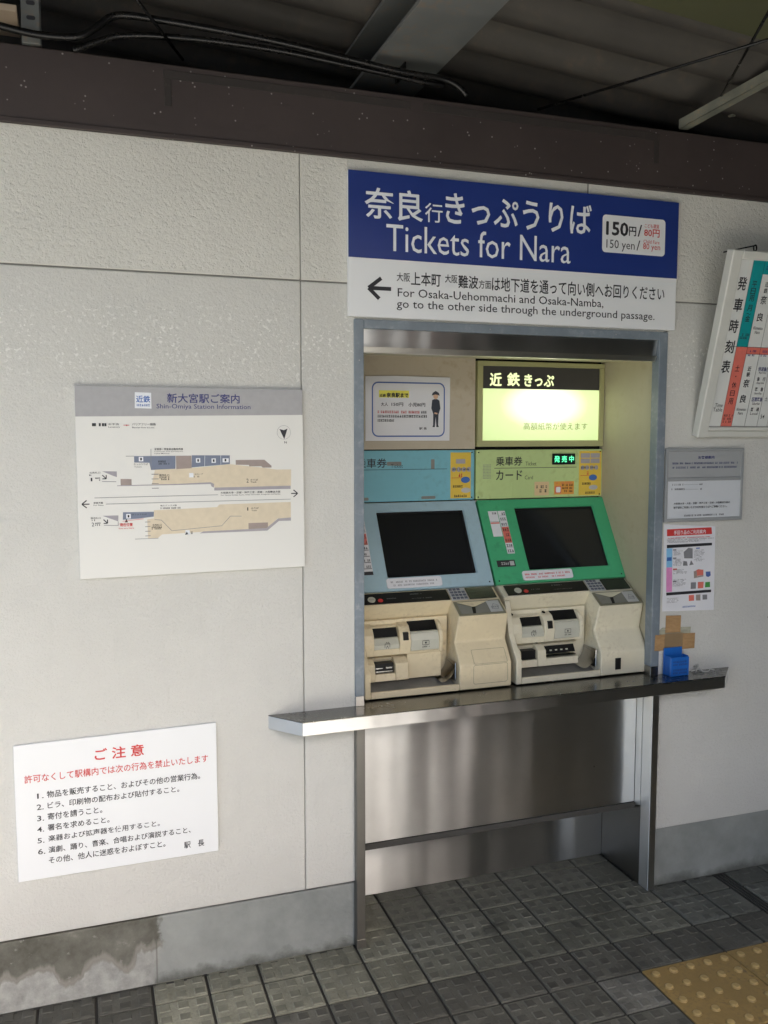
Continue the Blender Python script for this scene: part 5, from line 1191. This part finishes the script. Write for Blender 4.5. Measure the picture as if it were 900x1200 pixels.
bb = thing('blue_box', 'small blue plastic leaflet box standing on the right end of the counter', 'box', (.985, -.03, .748))
obj('back_plate', mk(lambda m: m.box(.935, 1.008, -.010, -.0055, .7485, .838, .001)), 'blue_box', bb)
def bbx(m):
    m.box(.937, 1.010, -.045, -.0405, .7485, .812, .0015); m.box(.937, .940, -.0403, -.0103, .7487, .815, .001); m.box(1.007, 1.010, -.0403, -.0103, .7487, .815, .001); m.box(.9402, 1.0068, -.0403, -.0103, .7487, .7515)
obj('pocket', mk(bbx), 'blue_box', bb)
obj('lettering', mk(lambda m: [fine_print(m, Frame((0, -.045, 0)), .946, 1.001, z_, .006, .0006, .95) for z_ in (.795, .785, .767, .757)]), 'ink_navy', bb)
scr = MB()
scr.tube(spline([(1.045, -.012, .7495), (1.06, -.02, .757), (1.072, -.012, .770), (1.064, -.006, .764), (1.078, -.022, .752), (1.10, -.03, .7495), (1.118, -.018, .753), (1.13, -.025, .7495)], 5), .0016, 6)
scr.tube(spline([(1.05, -.03, .7495), (1.066, -.02, .765), (1.08, -.03, .7495)], 5), .0013, 6)
tag(obj('wire_scrap', scr, 'board_frame'), 'thin crumpled scrap of wire lying on the counter beside the blue box', 'wire')

# ================================================================== WHAT FACES THE WALL (seen in the steel and lighting it)
def post(x, y, label, mat='steel_paint'):
    t_ = thing('canopy_post', label, 'post', (x, y, 0))
    mb = MB(); mb.box(x-.07, x+.07, y-.07, y+.07, 0, 2.75, .005); obj('shaft', mb, mat, t_)
    mb = MB(); mb.box(x-.12, x+.12, y-.12, y+.12, 0, .03, .003); obj('base_plate', mb, mat, t_)
post(-3.4, -3.6, 'grey canopy post by the platform edge, behind the camera to the left')
post(1.27, -3.35, 'unseen grey canopy post added beside the pink pillar for its streak in the steel')  # placed for a grey streak in the steel's reflection
tag(obj('added_pink_pillar', mk(lambda m: m.box(1.44, 1.60, -3.5, -3.3, 0, 2.75, .01)), painted('added_pillar_paint', (.50, .27, .21), .6, .1, 5)), 'unseen dusty pink square pillar added behind the camera for its band in the steel', 'pillar')  # out of view, put in for a pink band in the reflections
sh = thing('dark_blocker', 'unseen dark block added behind the camera to the right to darken the reflections', 'enclosure', (5, -3.7, 0))  # made-up block that shades the floor and darkens the steel's right side
obj('blocker_body', mk(lambda m: m.box(1.86, 9.5, -4.3, -3.2, 0, 2.62, .01)), painted('dark_blocker_paint', (.05, .048, .042), .7, .2, 3), sh)
obj('blocker_edge', mk(lambda m: m.box(1.76, 1.855, -3.35, -3.2, 0, 2.62, .01)), 'steel_paint', sh)
op = MB(); op.box(-40, 60, -14, -9.2, -1.1, 0); struct('opposite_platform', op, painted('pale_concrete', (.42, .41, .38), .8, .15, 2))
fc = thing('station_building', 'pale station building across the tracks with a brick red strip', 'building', (0, -14, 0))
obj('wall', mk(lambda m: m.box(-40, 8.6, -16, -13.4, 0, 4.4)), painted('pale_plaster', (.62, .59, .52), .8, .12, 1), fc)
obj('brick_strip', mk(lambda m: [m.box(2.2, 2.75, -13.398, -13.3, 0, 4.4), m.box(3.35, 3.6, -13.398, -13.3, 0, 4.4)]), painted('red_brick_strip', (.36, .16, .10), .8, .2, 6), fc)
obj('window', mk(lambda m: [m.box(x, x+.55, -13.398, -13.36, .3, 3.2) for x in (-8, -5, -2, 1.5, 2.8, 4.2)]), 'glass', fc)
dk = thing('dark_shed', 'dark clad shed across the tracks', 'building', (16, -14, 0))
obj('wall', mk(lambda m: m.box(4.9, 44, -13.2, -9.4, 0, 5.2)), painted('dark_cladding', (.045, .045, .04), .8, .2, 2), dk)
